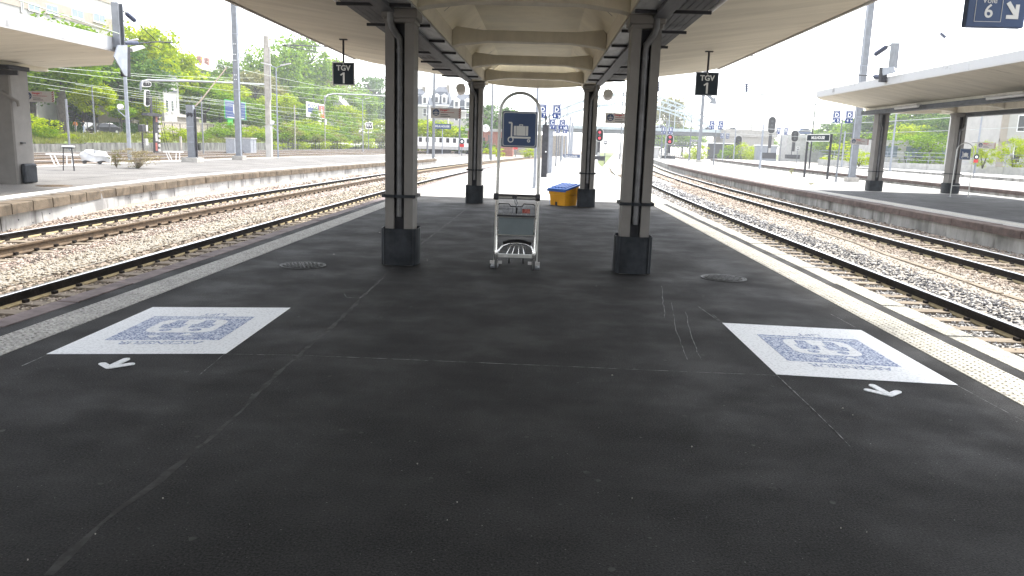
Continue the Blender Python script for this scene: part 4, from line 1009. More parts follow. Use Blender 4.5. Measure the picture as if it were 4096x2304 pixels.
ptree(622, 106, -90, 3.4, 'p', 'dark pointed poplar on the hilltop', lift=.05)
ptree(640, 170, -76, 6.0, 'o', 'reddish olive tree between the two masts', lift=.2)
ptree(690, 108, -80, 8.0, 'm', 'broad green tree behind the concrete pole', lift=.18)
ptree(760, 92, -78, 9.5, 'm', 'highest round tree on the hill behind the catenary arm', lift=.18)
ptree(835, 140, -80, 8.5, 'o', 'broad olive tree behind the hanging TGV sign', lift=.18)
ptree(700, 232, -66, 4.5, 'y', 'yellow green tree above the white billboard frame', lift=.25)
ptree(790, 215, -66, 6.0, 'm', 'leafy tree standing behind the red and blue billboard', lift=.3)
ptree(610, 245, -66, 3.5, 'm', 'green tree behind the blue round emblem billboard', lift=.3)
ptree(900, 225, -68, 6.5, 'm', 'green tree between the TGV sign and the column', lift=.2)
ptree(945, 182, -74, 8.0, 'd', 'dark tree close to the near column', lift=.15)
ptree(965, 300, -62, 4.5, 'y', 'bright bush like tree beside the 9V sign', lift=.15)
ptree(870, 262, -62, 5.0, 'y', 'yellow green tree in front of the grey villa roof', lift=.2)
for i, (px, pt_, X, r, k, l) in enumerate(((480, 215, -74, 6, 'm', 'green tree filling the gap behind the bare stemmed tree'), (530, 235, -78, 6, 'd', 'dark tree filling the slope below the hill house'), (595, 200, -84, 6, 'm', 'green tree behind the tall mast on the slope'), (660, 215, -84, 7, 'd', 'dark tree on the slope behind the concrete pole'), (730, 190, -86, 8, 'd', 'dark tree on the slope behind the lamp post'), (810, 200, -88, 8, 'd', 'dark tree on the slope behind the TGV sign hanger'), (880, 215, -84, 8, 'm', 'green tree on the slope beside the TGV sign'), (955, 240, -84, 8, 'm', 'green tree on the slope behind the near column'), (390, 175, -84, 6, 'm', 'green tree on the slope above the signal'), (330, 150, -90, 6, 'm', 'green tree on the slope behind the canopy corner'), (200, 120, -72, 4.5, 'm', 'green tree behind the low white house'), (265, 160, -72, 5, 'y', 'light green tree behind the low white house'), (750, 262, -62, 5, 'm', 'green tree beside the wooden pole with white bracket'), (640, 262, -63, 4, 'm', 'green tree right of the emblem billboard'), (850, 215, -72, 7, 'm', 'green tree under the broad olive crown'))):
    ptree(px, pt_, X, r, k, l, lift=.12)
# ---- shrubs on the bank
for i, (px, py, X, r, k) in enumerate(((85, 290, -56, 2.0, 'sy'), (105, 320, -55, 1.5, 's'), (165, 335, -54.5, 1.2, 'sy'), (440, 318, -55, 1.6, 'sy'), (470, 325, -54.5, 1.4, 'sy'), (540, 322, -56, 2.4, 's'), (575, 310, -56, 3.0, 's'), (598, 318, -56, 2.2, 'sy'), (640, 318, -56, 2.6, 'sy'), (655, 335, -54, 2.0, 's'), (690, 318, -57, 2.4, 'sy'), (730, 310, -57, 3.4, 'sy'), (775, 300, -57, 3.6, 'sy'), (815, 310, -57, 3.8, 'sy'), (850, 285, -57, 5.2, 's'), (880, 300, -56, 4.6, 'so'), (905, 305, -56, 4.6, 'sy'), (940, 320, -56, 3.6, 's'), (400, 335, -54, 1.3, 'sy'), (505, 335, -54, 1.5, 's'))):
    p = AX(px, py, X); z = hillz(X, p.y) - .1
    shrub(X, p.y, z, max(.7, p.z - z), r, k, ('yellow green', 'fresh green', 'olive')[{'sy': 0, 's': 1, 'so': 2}[k]] + ' shrub on the bank ' + ('below the hedge', 'behind the stool', 'above the grey wall panels', 'behind the striped signal post', 'beside the short steel post', 'under the emblem billboard', 'behind the grey cabinets', 'touching the lattice mast', 'between lattice mast and concrete pole', 'above the wall end by the pole', 'beside the lamp post with loudspeaker', 'below the white billboard frame', 'below the advert billboard', 'at the billboard post', 'below the villa roof', 'behind the thin fence', 'beside the 9V post', 'against the near column', 'behind the relay box', 'behind the leaning strut')[i])
for i in range(26):
    px = 690 + i * 11.2; X = -51.5 - (i * 37 % 5) * .9; q = AX(px, 372 - (i * 53 % 23), X); z = hillz(X, q.y) if X < -52 else -.7
    shrub(X, q.y, z - .1, 1.6 + (i * 29 % 11) * .22, 2.4 + (i * 17 % 7) * .25, ('sy', 's', 'sy', 'so', 's')[i % 5], ('yellow green', 'fresh green', 'yellow green', 'olive', 'fresh green')[i % 5] + ' shrub in the row along the thin black fence posts', 'row of shrubs along the fence posts')
fb = thing('bank_fence', 'row of thin black fence posts in the shrubs at the foot of the bank', 'fence', (-50.6, 150, -.7))
for k in range(34): b = MB(); b.span((-.05, k * 3.1, 0), (.05, k * 3.1 + .1, 2.2)); b.build('fence_post', M['grey_d'], fb)
# ================================================================ HOUSES ON THE LEFT
def window(parent, y, z, w, h, X, frame='white', pane='glass', depth=.1):
    b = MB(); b.span((X - .02, y - w / 2 - .08, z - .08), (X + .05, y + w / 2 + .08, z + h + .08)); f = b.build('window', M[frame], parent)
    b = MB(); b.span((X + .03, y - w / 2, z), (X + .06, y - .03, z + h)); b.span((X + .03, y + .03, z), (X + .06, y + w / 2, z + h)); b.build('pane', M[pane], f)
    b = MB(); b.span((X, y - w / 2 - .15, z - .2), (X + .16, y + w / 2 + .15, z - .09)); b.build('sill', M['white'], f)
XA = -76; ya0, ya1 = AX(-420, 30, XA).y, AX(285, 30, XA).y
ap = thing('apartment_block', 'pale beige apartment block with double windows above the weathered canopy', 'building', (XA, ya0, 1.5))
b = MB(); b.span((-12, 0, 0), (0, ya1 - ya0, 40)); b.build('wall', M['render_w'], ap)
def awin(pa, pb, pt, pbt, pane='glass', nm=True):
    a, c = AX(pa, pt, XA), AX(pb, pbt, XA); z0, z1 = min(a.z, c.z), max(a.z, c.z)
    zt_, zb_ = AX((pa + pb) / 2, pt, XA).z - 1.5, AX((pa + pb) / 2, pbt, XA).z - 1.5
    window(ap, (a.y + c.y) / 2 - ya0, zb_, abs(c.y - a.y), zt_ - zb_, .14, pane=pane)
za, zb2 = AX(140, 42, XA).z - 1.5, AX(140, 8, XA).z - 1.5
for dz in (-4.6, 0, 4.6, 9.2):
    b = MB(); b.span((.0, 1, za + dz), (.12, ya1 - ya0 - .2, zb2 + dz)); b.build('window_band', M['render_b'], ap)
for w_ in ((69, 97, 11, 26, ), (114, 142, 14, 33), (178, 207, 25, 44), (0, 7, 24, 48), (21, 28, 30, 56), (48, 56, -20, 28), (232, 262, 36, 55)): awin(*w_, pane='glass_d' if w_[1] - w_[0] < 12 else 'glass')
hs1 = thing('house', 'low white house with ribbon windows behind the hedge', 'building', (-70, 97, 1.2))
b = MB(); b.span((-8, -13, 0), (0, 9, 6.5)); b.build('wall', M['render_w'], hs1)
b = MB(); b.prism([(-8.6, 6.5), (.6, 6.5), (.6, 6.75), (-4, 8.6), (-8.6, 6.75)], 'y', -13.5, 9.5); b.build('roof', M['white_grey'], hs1)
for k in range(4): window(hs1, -10 + k * 5, 4.2, 3, 1.1, .02)
b = MB(); b.span((-.05, 2.5, 0), (.04, 4.0, 2.3)); b.build('door', M['brickred'], hs1)
for k in range(3): window(hs1, -9 + k * 4, .9, 1.6, 1.4, .02, pane='glass_d')
XV = -63.6; v0, v1 = AX(412, 260, XV).y, AX(462, 260, XV).y; vz = hillz(XV, v0); wv_ = v1 - v0; vt = AX(437, 232, XV).z - vz; vt2 = AX(455, 200, XV).z - vz
vw = thing('villa', 'tall white villa with narrow windows between trees behind the garden wall', 'building', (XV, v0, vz))
b = MB(); b.span((-8, 0, 0), (0, wv_ * .62, vt)); b.span((-8, wv_ * .62, 0), (-.8, wv_, vt2)); b.build('wall', M['render_w'], vw)
b = MB(); b.prism([(-8.5, vt2), (-.4, vt2), (-4.5, vt2 + 2.2)], 'y', wv_ * .58, wv_ + .4); b.span((-8.2, -.2, vt), (.2, wv_ * .62 + .1, vt + .25)); b.build('roof', M['slate'], vw)
for y, z, w, h in ((.14, .52, .8, 1.9), (.4, .55, .7, 1.7), (.8, .62, .9, 2.3)): window(vw, wv_ * y, vt * z, w, h, .02 if y < .6 else -.78, pane='glass_d')
hh = AX(560, 175, -100)
ht = thing('hill_house', 'white hilltop house with chimneys left of the tall lattice mast', 'building', (-100, hh.y, 14))
b = MB(); b.span((-8, -16, 0), (0, 9, hh.z - 15.5)); b.build('wall', M['render_w'], ht)
b = MB(); b.prism([(-9, hh.z - 15.5), (1, hh.z - 15.5), (-4, hh.z - 12.5)], 'y', -17, 10); rf = b.build('roof', M['concrete_w'], ht)
b = MB(); b.span((-4, -9, hh.z - 14), (-2.8, -7.8, hh.z - 11)); b.build('chimney', M['brickred'], rf)
b = MB(); b.span((-4, -4, hh.z - 14), (-2.8, -2.8, hh.z - 11)); b.build('chimney', M['brickred'], rf)
b = MB(); b.prism([(-5, hh.z - 15), (.8, hh.z - 15), (.8, hh.z - 13.2)], 'y', 3, 9); b.build('dormer', M['slate'], rf)
b = MB(); b.span((-6, -6, 0), (6, 14, 8)); 
v2 = thing('villa', 'white villa gable half hidden between shrubs by the near column', 'building', (-66, 268, 3))
b = MB(); b.span((-6, -10, 0), (0, 6, 9)); b.build('wall', M['render_w'], v2)
b = MB(); b.prism([(-6.5, 9), (.5, 9), (-3, 13)], 'y', -10.5, 6.5); b.build('roof', M['concrete_w'], v2)
for y in (-6, 0): window(v2, y, 4, 1.4, 2, .02, pane='glass_d')
# villas with slate mansards seen between the columns
def mansard(px0, px1, pw, pr, Y, label, dormers, zb=0):
    a = AY(px0, pw, Y); c = AY(px1, pw, Y); rz_ = AY((px0 + px1) / 2, pr, Y).z; w = c.x - a.x
    t = thing('villa', label, 'building', ((a.x + c.x) / 2, Y, zb), 0, 'villas beyond the station')
    H = a.z - zb; H2 = rz_ - zb
    b = MB(); b.span((-w / 2, 0, 0), (w / 2, 12, H)); b.build('wall', M['render_w'], t)
    b = MB(); n_ = w / 2
    vs = [(-n_ - .5, -.5, H), (n_ + .5, -.5, H), (n_ + .5, 12.5, H), (-n_ - .5, 12.5, H), (-n_ * .8, 1.6, H2), (n_ * .8, 1.6, H2), (n_ * .8, 10.4, H2), (-n_ * .8, 10.4, H2), (-n_ * .45, 6, H2 + 2.0), (n_ * .45, 6, H2 + 2.0)]
    b.add(vs, [(0, 1, 5, 4), (1, 2, 6, 5), (2, 3, 7, 6), (3, 0, 4, 7), (4, 5, 9, 8), (5, 6, 9), (6, 7, 8, 9), (7, 4, 8)]); rf = b.build('roof', M['slate'], t)
    b = MB(); b.span((-n_ - .6, -.6, H - .5), (n_ + .6, -.2, H + .02)); b.build('cornice', M['white'], t)
    for d in dormers:
        x = d * w / 2; b = MB(); b.span((x - .9, -.4, H + .3), (x + .9, 1.6, H + 2.8)); b.prism([(x - 1.2, H + 2.8), (x + 1.2, H + 2.8), (x, H + 3.6)], 'y', -.5, 1.6); dm = b.build('dormer', M['white'], rf)
        b = MB(); b.span((x - .45, -.45, H + .6), (x + .45, -.38, H + 2.3)); b.build('pane', M['glass_d'], dm)
        b = MB(); b.span((x - .6, -.06, H - 3.4), (x + .6, .02, H - 1.0)); f = b.build('window', M['white'], t)
        b = MB(); b.span((x - .45, -.09, H - 3.3), (x + .45, -.05, H - 1.1)); b.build('pane', M['glass_d'], f)
    b = MB(); b.span((n_ * .5, 5, H2), (n_ * .5 + 1.2, 6.2, H2 + 2.6)); b.build('chimney', M['stonewall'], rf)
    return t
mansard(985, 1078, 262, 235, 250, 'pale villa with dark slate roof and a white dormer beside the near column', (.25, .8), 4)
mansard(1083, 1128, 262, 230, 262, 'pale corner villa with curved slate mansard and twin dormers', (-.3, .55), 4)
mansard(1130, 1192, 275, 250, 240, 'dark roofed villa with round dormer behind the round loudspeaker', (-.4, .5), 4)

# ================================================================ MASTS, LAMPS, SIGNALS (kit)
def hmast(x, y, zb, H, label, w=.3, d=.3, base=.7, mat='galv', rz=0, group='catenary masts', holes=True):
    t = thing('catenary_mast', label, 'mast', (x, y, zb), rz, group)
    b = MB(); b.span((-w / 2, -d / 2, 0), (w / 2, -d / 2 + .03, H)); b.build('front_flange', M[mat], t)
    b = MB(); b.span((-w / 2, d / 2 - .03, 0), (w / 2, d / 2, H)); b.build('rear_flange', M[mat], t)
    b = MB(); b.span((w / 2 - .05, -d / 2 + .03, 0), (w / 2 - .02, d / 2 - .03, H)); b.span((-w / 2 + .02, -d / 2 + .03, 0), (-w / 2 + .05, d / 2 - .03, H)); b.build('web', M['galv_l'], t)
    if base:
        b = MB(); b.span((-base / 2, -base / 2, -.02), (base / 2, base / 2, .28)); b.build('foundation', M['concrete'], t, bevel=.02)
        b = MB(); b.span((-w / 2 - .08, -d / 2 - .08, .28), (w / 2 + .08, d / 2 + .08, .32)); b.build('base_plate', M['galv'], t)
    for z in (H * .35, H * .62): b = MB(); b.span((-w / 2 - .012, -d / 2 - .012, z), (w / 2 + .012, d / 2 + .012, z + .03)); b.build('clamp', M['galv_l'], t)
    return t
def pole(x, y, zb, H, r, label, mat='galv_l', group='lamp posts', arms=(), name='lamp_post', cat='lamp post', rz=0, arm=.9, drop=.12):
    t = thing(name, label, cat, (x, y, zb), rz, group)
    b = MB(); b.tube([(0, 0, -.02), (0, 0, H * .5), (0, 0, H)], [r, r * .85, r * .7], 10); b.build('post', M[mat], t)
    b = MB(); b.lathe([(r * 1.7, 0), (r * 1.7, .03), (r * 1.1, .05)], (0, 0, 0), 10); b.build('base_plate', M[mat], t)
    for s in arms:
        b = MB(); b.tube([(0, 0, H - .05), (s * arm * .5, 0, H + drop), (s * arm * .55, 0, H + drop)], r * .5, 6); a_ = b.build('arm', M[mat], t)
        b = MB(); b.add([(s * arm * .42, -.13, H + drop - .02), (s * arm * 1.35, -.1, H + drop + .16), (s * arm * 1.35, .1, H + drop + .16), (s * arm * .42, .13, H + drop - .02), (s * arm * .42, -.08, H + drop + .08), (s * arm * 1.3, -.06, H + drop + .24), (s * arm * 1.3, .06, H + drop + .24), (s * arm * .42, .08, H + drop + .08)], [(0, 1, 2, 3), (4, 5, 6, 7), (0, 1, 5, 4), (1, 2, 6, 5), (2, 3, 7, 6), (3, 0, 4, 7)]); b.build('lamp_head', M['white_grey'], a_)
    return t
def horn(x, y, z, label, s=1, X=None):
    t = thing('loudspeaker', label, 'loudspeaker', (x, y, z), 0, 'loudspeakers on lamp posts')
    b = MB(); b.lathe([(.11, .28), (.15, .2), (.17, 0), (.17, -.03)], (s * .45, 0, .1), 14, 'y'); b.build('shell', M['white_grey'], t)
    b = MB(); b.lathe([(.145, 0), (.14, -.004)], (s * .45, -.032, .1), 14, 'y'); b.build('grille', M['white'], t)
    b = MB(); b.tube([(0, 0, -.05), (s * .62, 0, -.1)], .03, 6); b.tube([(s * .1, 0, -.55), (s * .6, 0, -.1)], .025, 6); b.build('bracket', M['galv_l'], t)
def insulator(p, q, r=.07, n=6, label='', name='insulator'):
    p, q = Vector(p), Vector(q); prof = []; d = q - p
    b = MB(); pts = []; rs = []
    for k in range(n * 2 + 1): pts.append(p + d * (k / (n * 2))); rs.append(r if k % 2 else r * .5)
    b.tube(pts, rs, 10); return b
W_ = []
def wire(pts, label, r=.018, mat='wire', sag=0):
    b = MB(); P = []
    for a, c in zip(pts[:-1], pts[1:]):
        a, c = Vector(a), Vector(c)
        for k in range(8):
            u = k / 8; p = a.lerp(c, u); p.z -= sag * 4 * u * (1 - u); P.append(p)
    P.append(Vector(pts[-1])); b.tube(P, r, 4)
    return tag(b.build('overhead_wire', M[mat]), label, 'wire', 'overhead wires')

# ================================================================ LEFT PLATFORM FURNITURE
# round stool-height leaning table
p = f_(1030, 452); t = thing('standing_table', 'round white topped standing table on thin black legs beside the tracks', 'table', (p.x, p.y, 0))
b = MB(); b.lathe([(.24, .99), (.25, 1.0), (.25, 1.04), (.12, 1.045), (.12, 1.03)], (0, 0, 0), 24); tp_ = b.build('top', M['white'], t)
b = MB(); b.lathe([(.1, 1.046), (.1, 1.05)], (0, 0, 0), 16); b.build('ash_plate', M['grey_d'], tp_)
b = MB(); b.lathe([(.22, .93), (.22, .99)], (0, 0, 0), 20); b.build('apron', M['grey_d'], t)
for a in (R(200), R(340), R(80)):
    b = MB(); b.tube([(.19 * math.cos(a), .19 * math.sin(a), .95), (.25 * math.cos(a), .25 * math.sin(a), 0)], .022, 8); b.build('leg', M['grey_d'], t)
# two white trestles
def trestle(pt, label, w=1.3):
    t = thing('white_bench', label, 'bench', (pt.x, pt.y, 0), R(5), 'white benches at the platform edge')
    b = MB(); b.span((-w / 2, -.25, .5), (w / 2, .25, .57)); b.build('top', M['white'], t)
    for x, dx in ((-w * .4, .1), (-w * .25, .1), (w * .2, -.02), (w * .4, -.02)):
        b = MB(); b.beam((x, -.1, .5), (x + dx * 2, -.1, 0), .045, .045); b.build('leg', M['white'], t)
trestle(f_(930, 378), 'white trestle bench behind the standing table'); trestle(Vector((G(437, 403).x, G(437, 403).y, 0)), 'white trestle bench beside the pale blue post', 1.1)
# tarpaulin covered heap
p = f_(1400, 352); t = thing('covered_machine', 'machine wrapped in white tarpaulin on wheels at the platform edge', 'covered machine', (p.x, p.y, 0)); t.scale = (.74, .74, .74)
rr = np.random.default_rng(3); b = MB(); n = 26; m_ = 12; vs = []
for j in range(m_ + 1):
    th = math.pi / 2 * j / m_
    for i in range(n):
        a = 2 * math.pi * i / n; bump_ = 1 + .1 * math.sin(a * 3 + j) + .05 * math.sin(a * 7)
        hx = .98 * (math.cos(th) ** .6); z = .3 + .62 * math.sin(th) ** .7 * (1 + .16 * math.sin(a * 2 + 1) - .12 * (math.cos(a) > .3))
        if j == 0: z = .12 + .14 * abs(math.sin(a * 2.5))
        vs.append((hx * math.cos(a) * 1.02 * bump_, hx * math.sin(a) * .62 * bump_, z))
b.add(vs, [(j * n + i, j * n + (i + 1) % n, (j + 1) * n + (i + 1) % n, (j + 1) * n + i) for j in range(m_) for i in range(n)], True); b.build('tarpaulin', M['tarp'], t)
for x in (-.55, .55):
    b = MB(); b.lathe([(.12, -.05), (.16, -.04), (.16, .04), (.12, .05)], (x, -.35, .16), 14, 'y'); b.build('wheel', M['rubber'], t)
b = MB(); b.span((-.7, -.3, .16), (.7, .3, .3)); b.build('chassis', M['grey_d'], t)
# dry shrub + small weed
def drybush(p, h, r, label, mat, n, seed, w=.006):
    t = thing('wild_shrub', label, 'shrub', (p.x, p.y, 0), 0, 'self sown plants on the platform')
    rr = random.Random(seed); b = MB()
    for k in range(40):
        a = rr.uniform(0, 6.28); l = rr.uniform(.5, 1) * h; o = rr.uniform(.2, 1) * r
        b.tube([(0, 0, 0), (math.cos(a) * o * .5, math.sin(a) * o * .5, l * .6), (math.cos(a) * o, math.sin(a) * o, l)], [w * 1.5, w, w * .4], 4, cap=False)
    b.build('stems', M['wood'], t)
    me = crown_mesh('foliage', seed, 36, n, M[mat], .035, clump=.26); f = link('foliage', me, t, (0, 0, 0)); f.scale = (r * 2.1, r * 2.1, h)
drybush(f_(2040, 420), 1.05, 1.05, 'dry brownish shrub growing through the platform beside the tall mast', 'drygrass', 60, 5)
drybush(f_(1715, 410), .95, .32, 'small green weed beside the dry shrub', 'leaf_o', 40, 6)
drybush(Vector((G(345, 424).x, G(345, 424).y, 0)), .16, .2, 'low green weed in the platform joint', 'leaf_m', 10, 8)

# ---- masts / posts on the left platform
p = G(485, 408); sm_ = t = hmast(p.x, p.y, 0, 3.45, 'short pale mast with ragged clamp and wire strut', .42, .36, 1.0)
b = MB(); b.span((.22, -.04, 0.02), (.32, .06, 3.2)); b.build('second_angle', M['grey_d'], t)
b = MB()
for k in range(5): b.beam((-.15 + .08 * k, -.2, 2.95 + .04 * (k % 2)), (-.1 + .08 * k, -.22, 2.72 + .06 * (k % 3)), .05, .05)
b.build('clamp_bundle', M['grey_d'], t)
p = G(602, 402); t = hmast(p.x, p.y, 0, 14, 'tall grey catenary mast in front of the emblem billboard', .36, .34, .78)
b = MB()
for z in (5.6, 5.9, 6.9, 7.3, 8.0):
    for x in (-.06, .06): b.lathe([(.035, 0), (.035, .01)], (x, -.185, z), 8, 'y')
b.build('bolt_holes', M['white'], t)
p = G(678, 393); t = thing('concrete_pole', 'concrete catenary pole behind the lamp post with loudspeaker', 'pole', (p.x, p.y, -.6), 0, 'catenary masts')
b = MB(); b.prism([(-.25, -.2), (.25, -.2), (.25, .2), (-.25, .2)], 'z', 0, 3.3); b.build('base_part', M['concrete_w'], t)
b = MB(); b.span((-.22, -.18, 3.3), (.2, .18, 10.9)); b.build('shaft', M['concrete'], t)
b = MB(); b.span((.21, -.05, 5.5), (.3, .05, 10)); b.build('cable_duct', M['white_grey'], t)
p = G(700, 398); pole(p.x, p.y, 0, 7.2, .07, 'lamp post with two arms beside the concrete pole', arms=(-1, 1)); horn(p.x, p.y, 2.75, 'grey loudspeaker on the lamp post beside the concrete pole', -1)
p = G(913, 381); pole(p.x, p.y, 0, 7.6, .08, 'lamp post with two arms beside the 9V sign', arms=(-1, 1)); horn(p.x, p.y, 2.9, 'grey loudspeaker on the lamp post beside the 9V sign', -1)
p = G(327, 402); pole(p.x, p.y, 0, 7.0, .13, 'lamp post emerging above the canopy corner near the signal', arms=(1,), arm=.7); horn(p.x, p.y, 3.15, 'white loudspeaker on the lamp post near the signal', -1)
# post bracketed to the edge of the weathered canopy, with insulators and arms
XP = -12.4; mz = lambda px, py: AX(px, py, XP)
p = mz(294, 185); c0 = Vector((XP, p.y, 4.0)); zt_ = mz(290, 8).z - 4.0; yo = mz(290, 60).y - p.y
t = thing('canopy_post', 'grey steel post bracketed to the weathered canopy edge with dark insulators', 'post', c0)
b = MB(); b.span((-.02, yo - .14, .05), (.18, yo - .11, zt_)); b.span((-.02, yo + .11, .05), (.18, yo + .14, zt_)); b.span((.06, yo - .11, .05), (.1, yo + .11, zt_)); b.build('post', M['galv'], t)
def polyp(name, pts, x0, x1, mat):
    Q = [mz(*a) - c0 for a in pts]; n_ = len(Q)
    MB().add([(x0, q.y, q.z) for q in Q] + [(x1, q.y, q.z) for q in Q], [tuple(range(n_)), tuple(range(n_, 2 * n_))[::-1]] + [(i, (i + 1) % n_, n_ + (i + 1) % n_, n_ + i) for i in range(n_)]).build(name, M[mat], t)
polyp('gusset_plate', ((278, 113), (302, 113), (302, 192), (294, 188), (268, 142)), .19, .22, 'galv_l')
polyp('bracket_plate', ((303.5, 118), (311, 118), (312, 193), (305, 193)), -.02, .2, 'grey_d')
ins = lambda a, c, r: insulator(mz(*a) - c0, mz(*c) - c0, r, 6).build('insulator', M['insul'], t)
ins((318, 34), (339, 52), .075); ins((314, 108), (347, 108), .065)
def arm_(pts, r=.03, par=None, mf=None, name='arm', mat='grey_d'):
    q = par.location; return MB().tube([mf(*a) - q for a in pts], r, 6).build(name, M[mat], par)
arm_(((303, 22), (318, 34)), .02, t, mz); arm_(((346, 109), (395, 105), (433, 107)), .022, t, mz); arm_(((339, 52), (392, 102)), .012, t, mz, 'stay_rod'); arm_(((372, 112), (395, 119), (404, 125)), .012, t, mz, 'steady_arm')
polyp('lamp_head', ((316, 121), (344, 114), (350, 120), (318, 130)), .0, .2, 'white_grey')
M2 = lambda px, py: AX(px, py, -18)
q0 = M2(711, 113); t = thing('catenary_cantilever', 'dark catenary cantilever in front of the highest round tree', 'catenary arm', q0)
arm_(((711, 113), (770, 115), (845, 119)), .05, t, M2); arm_(((713, 115), (760, 124), (808, 132)), .03, t, M2, 'strut')
# portal beam over the far tracks
def portal(pts, X, lab, r=.11):
    P = [AX(a, c, X) for a, c in pts]; t = thing('signal_gantry', lab, 'gantry', P[0], 0, 'tubular gantries')
    b = MB(); b.tube([q - P[0] for q in P], r, 8); b.build('beam', M['galv'], t); return t
portal(((354, 228), (354, 212), (358, 205), (372, 202), (480, 204), (600, 209), (676, 213)), -36, 'grey tubular gantry ending in a bend above the signal')
portal(((818, 255), (818, 245), (824, 239), (840, 236), (900, 238), (967, 241)), -40, 'grey tubular gantry ending in a bend above the advert billboard', .14)
# 3-lamp colour light signal with striped mast
X = -44.5; sp_ = AX(397, 383, X); t = thing('railway_signal', 'dark colour light signal on a red white banded lattice post with ladder', 'signal', (X, sp_.y, -.6), R(0))
zz_ = lambda py: AX(397, py, X).z + .6; yy_ = lambda px: (AX(px, 300, X).y - sp_.y)
def L_(px, py): q = AX(px, py, X); return Vector((0, q.y - sp_.y, q.z + .6))
b = MB()
def flat(pts, x0=-.1, x1=.1, mb=None):
    mb = mb or MB(); Q = [L_(*a) for a in pts]; n_ = len(Q)
    mb.add([(x1, q.y, q.z) for q in Q] + [(x0, q.y, q.z) for q in Q], [tuple(range(n_)), tuple(range(n_, 2 * n_))[::-1]] + [(i, (i + 1) % n_, n_ + (i + 1) % n_, n_ + i) for i in range(n_)]); return mb
def oval(cx_, cy_, w_, h_, k=18):
    o = []; r_ = min(w_, h_) / 2
    for i in range(k):
        a = 2 * math.pi * i / k; o.append((cx_ + math.copysign(max(0, w_ / 2 - r_), math.cos(a)) + r_ * math.cos(a), cy_ + math.copysign(max(0, h_ / 2 - r_), math.sin(a)) + r_ * math.sin(a)))
    return o
flat(oval(369, 212, 24, 14), -.12, .0).build('head_rim', M['white'], t); flat(oval(369, 212, 20, 10), .01, .06).build('upper_head', M['black'], t)
flat(oval(371, 247, 13, 42), -.12, .0).build('head_rim', M['white'], t); flat(oval(371, 247, 10, 38), .01, .06).build('main_head', M['black'], t)
for py in (234, 246, 258):
    q = L_(371, py); b = MB(); b.lathe([(.1, 0), (.11, .12)], (.06, q.y, q.z), 12, 'x'); b.build('lens_hood', M['grey_d'], t)
for py in (211,):
    for px in (366, 372): q = L_(px, py); b = MB(); b.lathe([(.06, 0), (.06, .03)], (.06, q.y, q.z), 10, 'x'); b.build('lens', M['white_grey'], t)
flat(((390, 385), (398, 385), (396, 285), (388, 285)), -.2, .0).build('post_band', M['grey_d'], t)
for k, c in enumerate(('red_dark', 'white_grey', 'grey_d', 'brickred')):
    y0 = 383 - k * 24; flat(((391.5, y0 - 4), (396, y0 - 4), (395.2, y0 - 24), (390.6, y0 - 24)), .0, .03).build('post_band', M[c], t)
b = MB()
for k in range(8): flat(((399, 381 - k * 12), (404, 381 - k * 12), (403.6, 375 - k * 12), (398.6, 375 - k * 12)), -.15, 0, b)
stuff(b.build('lattice_band', M['white_grey'], t)); flat(((399, 384), (404, 384), (402, 288), (397, 288)), -.14, -.1).build('lattice_post', M['grey_d'], t)
flat(((364, 290), (400, 294), (403, 288), (385, 284), (366, 284)), -.4, .3).build('platform_bracket', M['grey_d'], t)
flat(((380, 284), (385, 284), (384, 240), (379, 240)), -.15, -.05).build('back_post', M['grey_d'], t)
b = MB()
for px in (389, 395, 401): b.tube([L_(px, 286), L_(px - 2, 245)], .02, 5)
for py in (246, 260, 273): b.tube([L_(385, py), L_(401, py)], .02, 5)
stuff(b.build('guard_rail', M['grey_d'], t))
b = MB(); b.tube([L_(403, 290), L_(426, 383)], .025, 5); b.tube([L_(398, 290), L_(419, 383)], .025, 5); stuff(b.build('ladder', M['grey_d'], t))
# floodlight-like box on post
X2 = -43; q0 = AX(360, 385, X2); t = thing('relay_box_post', 'dark tilted box on a ribbed post with pale relay box below', 'relay box', (X2, q0.y, -.6))
def L2(px, py): q = AX(px, py, X2); return Vector((0, q.y - q0.y, q.z + .6))
b = MB(); b.tube([L2(360, 386), L2(358, 333)], .09, 8)
for k in range(6): q = L2(359.6, 382 - k * 6); b.lathe([(.14, -.03), (.14, .03)], q, 10)
b.build('ribbed_post', M['grey_d'], t)
q = L2(357, 322); b = MB(); b.box(q, (.5, .75, .7), rx=.15); b.build('tilted_box', M['grey_d'], t, bevel=.03); b = MB(); b.box(q + Vector((.05, .52, .0)), (.5, .3, .68)); b.build('box_side', M['white_grey'], t)
q = L2(366, 357); b = MB(); b.box(q, (.35, .5, .7)); b.build('relay_box', M['white_grey'], t)
# equipment cabinets
for i, px in enumerate((588, 628)):
    q = AX(px, 383, -42); t = thing('equipment_cabinet', ('pale grey trackside cabinet left of the lattice mast', 'pale grey trackside cabinet right of the lattice mast')[i], 'cabinet', (-42, q.y, -.66), 0, 'trackside cabinets')
    h_ = AX(px, 349, -42).z + .66; b = MB(); b.span((-.6, -1.1, 0), (.6, 1.1, h_)); b.build('body', M['galv_l'], t, bevel=.03)
    b = MB(); b.span((-.7, -1.2, h_), (.7, 1.2, h_ + .12)); b.build('roof', M['white_grey'], t); b = MB(); b.span((.6, -.02, .2), (.615, .02, h_ - .2)); b.build('door_gap', M['grey_d'], t)
